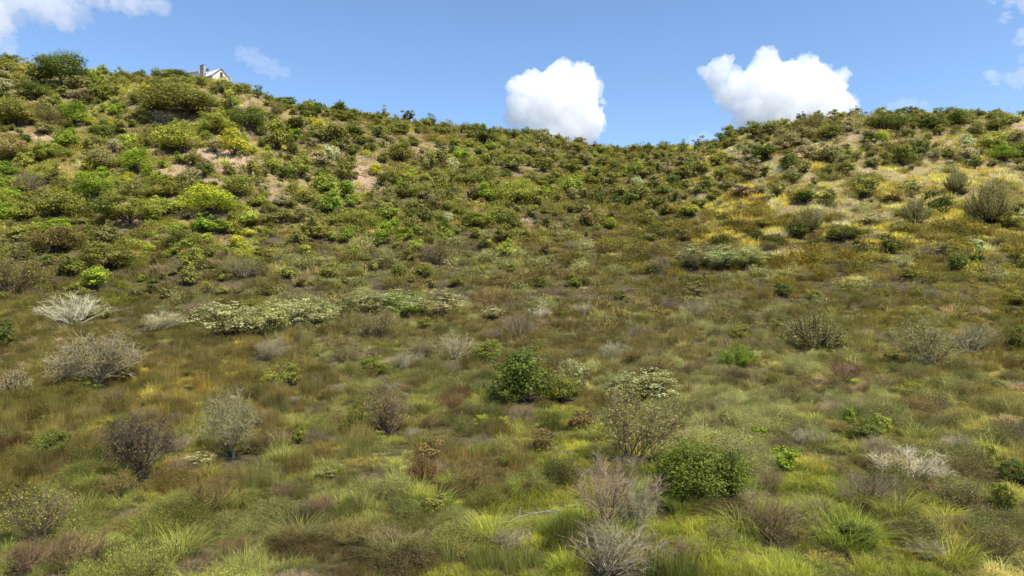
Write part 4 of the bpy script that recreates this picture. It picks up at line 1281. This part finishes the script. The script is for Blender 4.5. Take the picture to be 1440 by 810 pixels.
    grow = np.interp(Y, [5, 14, 40, 60, 160], [.27, .31, .42, .6, .76]); scl *= grow * hum; hz *= np.interp(Y, [40, 70], [1, .8]) * (.6 + .4 * hum)
    tint *= np.where(Y > 55, .84 + .34 * hh[3], .72 + .56 * hh[3])[:, None]; mean = lin((104, 98, 54)) * GAIN; tint *= np.interp(Y, [36, 60, 75, 92], [.97, 1.0, 1.06, 1.22])[:, None]; tint = tint * .8 + mean * .2 * (tint.sum(1) / mean.sum())[:, None]  # distance ramp puts the far slope's extra brightness into the tint, instead of haze
    tint *= np.array([1.07, 1.03, .86]) * (1 + .5 * np.clip(fbm2(X / 1.9, Y / 1.9, 2, 55), -.6, .6))[:, None]
    tint = np.clip(tint, .008, .8)
    rot = np.stack([rng.normal(size=n) * .12, rng.normal(size=n) * .12, rng.uniform(0, 6.28, n)], 1)
    print('cover points', n)
    # node group: put one of the source plants on every point
    ng = bpy.data.node_groups.new('ground cover', 'GeometryNodeTree')
    ng.interface.new_socket('Geometry', in_out='INPUT', socket_type='NodeSocketGeometry'); ng.interface.new_socket('Geometry', in_out='OUTPUT', socket_type='NodeSocketGeometry')
    gi = ng.nodes.new('NodeGroupInput'); go = ng.nodes.new('NodeGroupOutput'); ins = ng.nodes.new('GeometryNodeInstanceOnPoints'); ci = ng.nodes.new('GeometryNodeCollectionInfo')
    ci.inputs['Collection'].default_value = src; ci.inputs['Separate Children'].default_value = True; ci.inputs['Reset Children'].default_value = True
    ins.inputs['Pick Instance'].default_value = True
    def attr(nm, ty):
        a = ng.nodes.new('GeometryNodeInputNamedAttribute'); a.data_type = ty; a.inputs['Name'].default_value = nm; return a.outputs['Attribute']
    ng.links.new(gi.outputs[0], ins.inputs['Points']); ng.links.new(ci.outputs[0], ins.inputs['Instance'])
    ng.links.new(attr('idx', 'INT'), ins.inputs['Instance Index'])
    e2r = ng.nodes.new('FunctionNodeEulerToRotation'); ng.links.new(attr('rot', 'FLOAT_VECTOR'), e2r.inputs[0]); ng.links.new(e2r.outputs[0], ins.inputs['Rotation'])
    ng.links.new(attr('scl', 'FLOAT_VECTOR'), ins.inputs['Scale']); ng.links.new(ins.outputs[0], go.inputs[0])
    for s, nm in enumerate(('grass', 'heath_undergrowth', 'dry_twig_litter')):
        m = stuff == s; k = int(m.sum())
        me = bpy.data.meshes.new(nm); me.vertices.add(k)
        me.vertices.foreach_set('co', np.stack([X[m], Y[m], Z[m] - .02], 1).ravel().astype(np.float32))
        a = me.attributes.new('idx', 'INT', 'POINT'); a.data.foreach_set('value', idx[m])
        a = me.attributes.new('rot', 'FLOAT_VECTOR', 'POINT'); a.data.foreach_set('vector', rot[m].ravel().astype(np.float32))
        a = me.attributes.new('scl', 'FLOAT_VECTOR', 'POINT'); a.data.foreach_set('vector', np.stack([scl[m], scl[m], scl[m] * hz[m]], 1).ravel().astype(np.float32))
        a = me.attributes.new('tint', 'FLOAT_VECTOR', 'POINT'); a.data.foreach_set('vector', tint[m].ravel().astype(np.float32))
        o = bpy.data.objects.new(nm, me); COL.objects.link(o)
        md = o.modifiers.new('cover', 'NODES'); md.node_group = ng
        o['kind'] = 'stuff'; o['category'] = ('grass', 'heath', 'dry twigs')[s]
        o['label'] = ('green and straw grass covering the valley floor and slopes', 'low brown and olive heath filling the gaps between shrubs', 'grey dry twigs and litter scattered through the ground cover')[s]
build_cover()
print('shrub counts', cnt, len(PLACED))
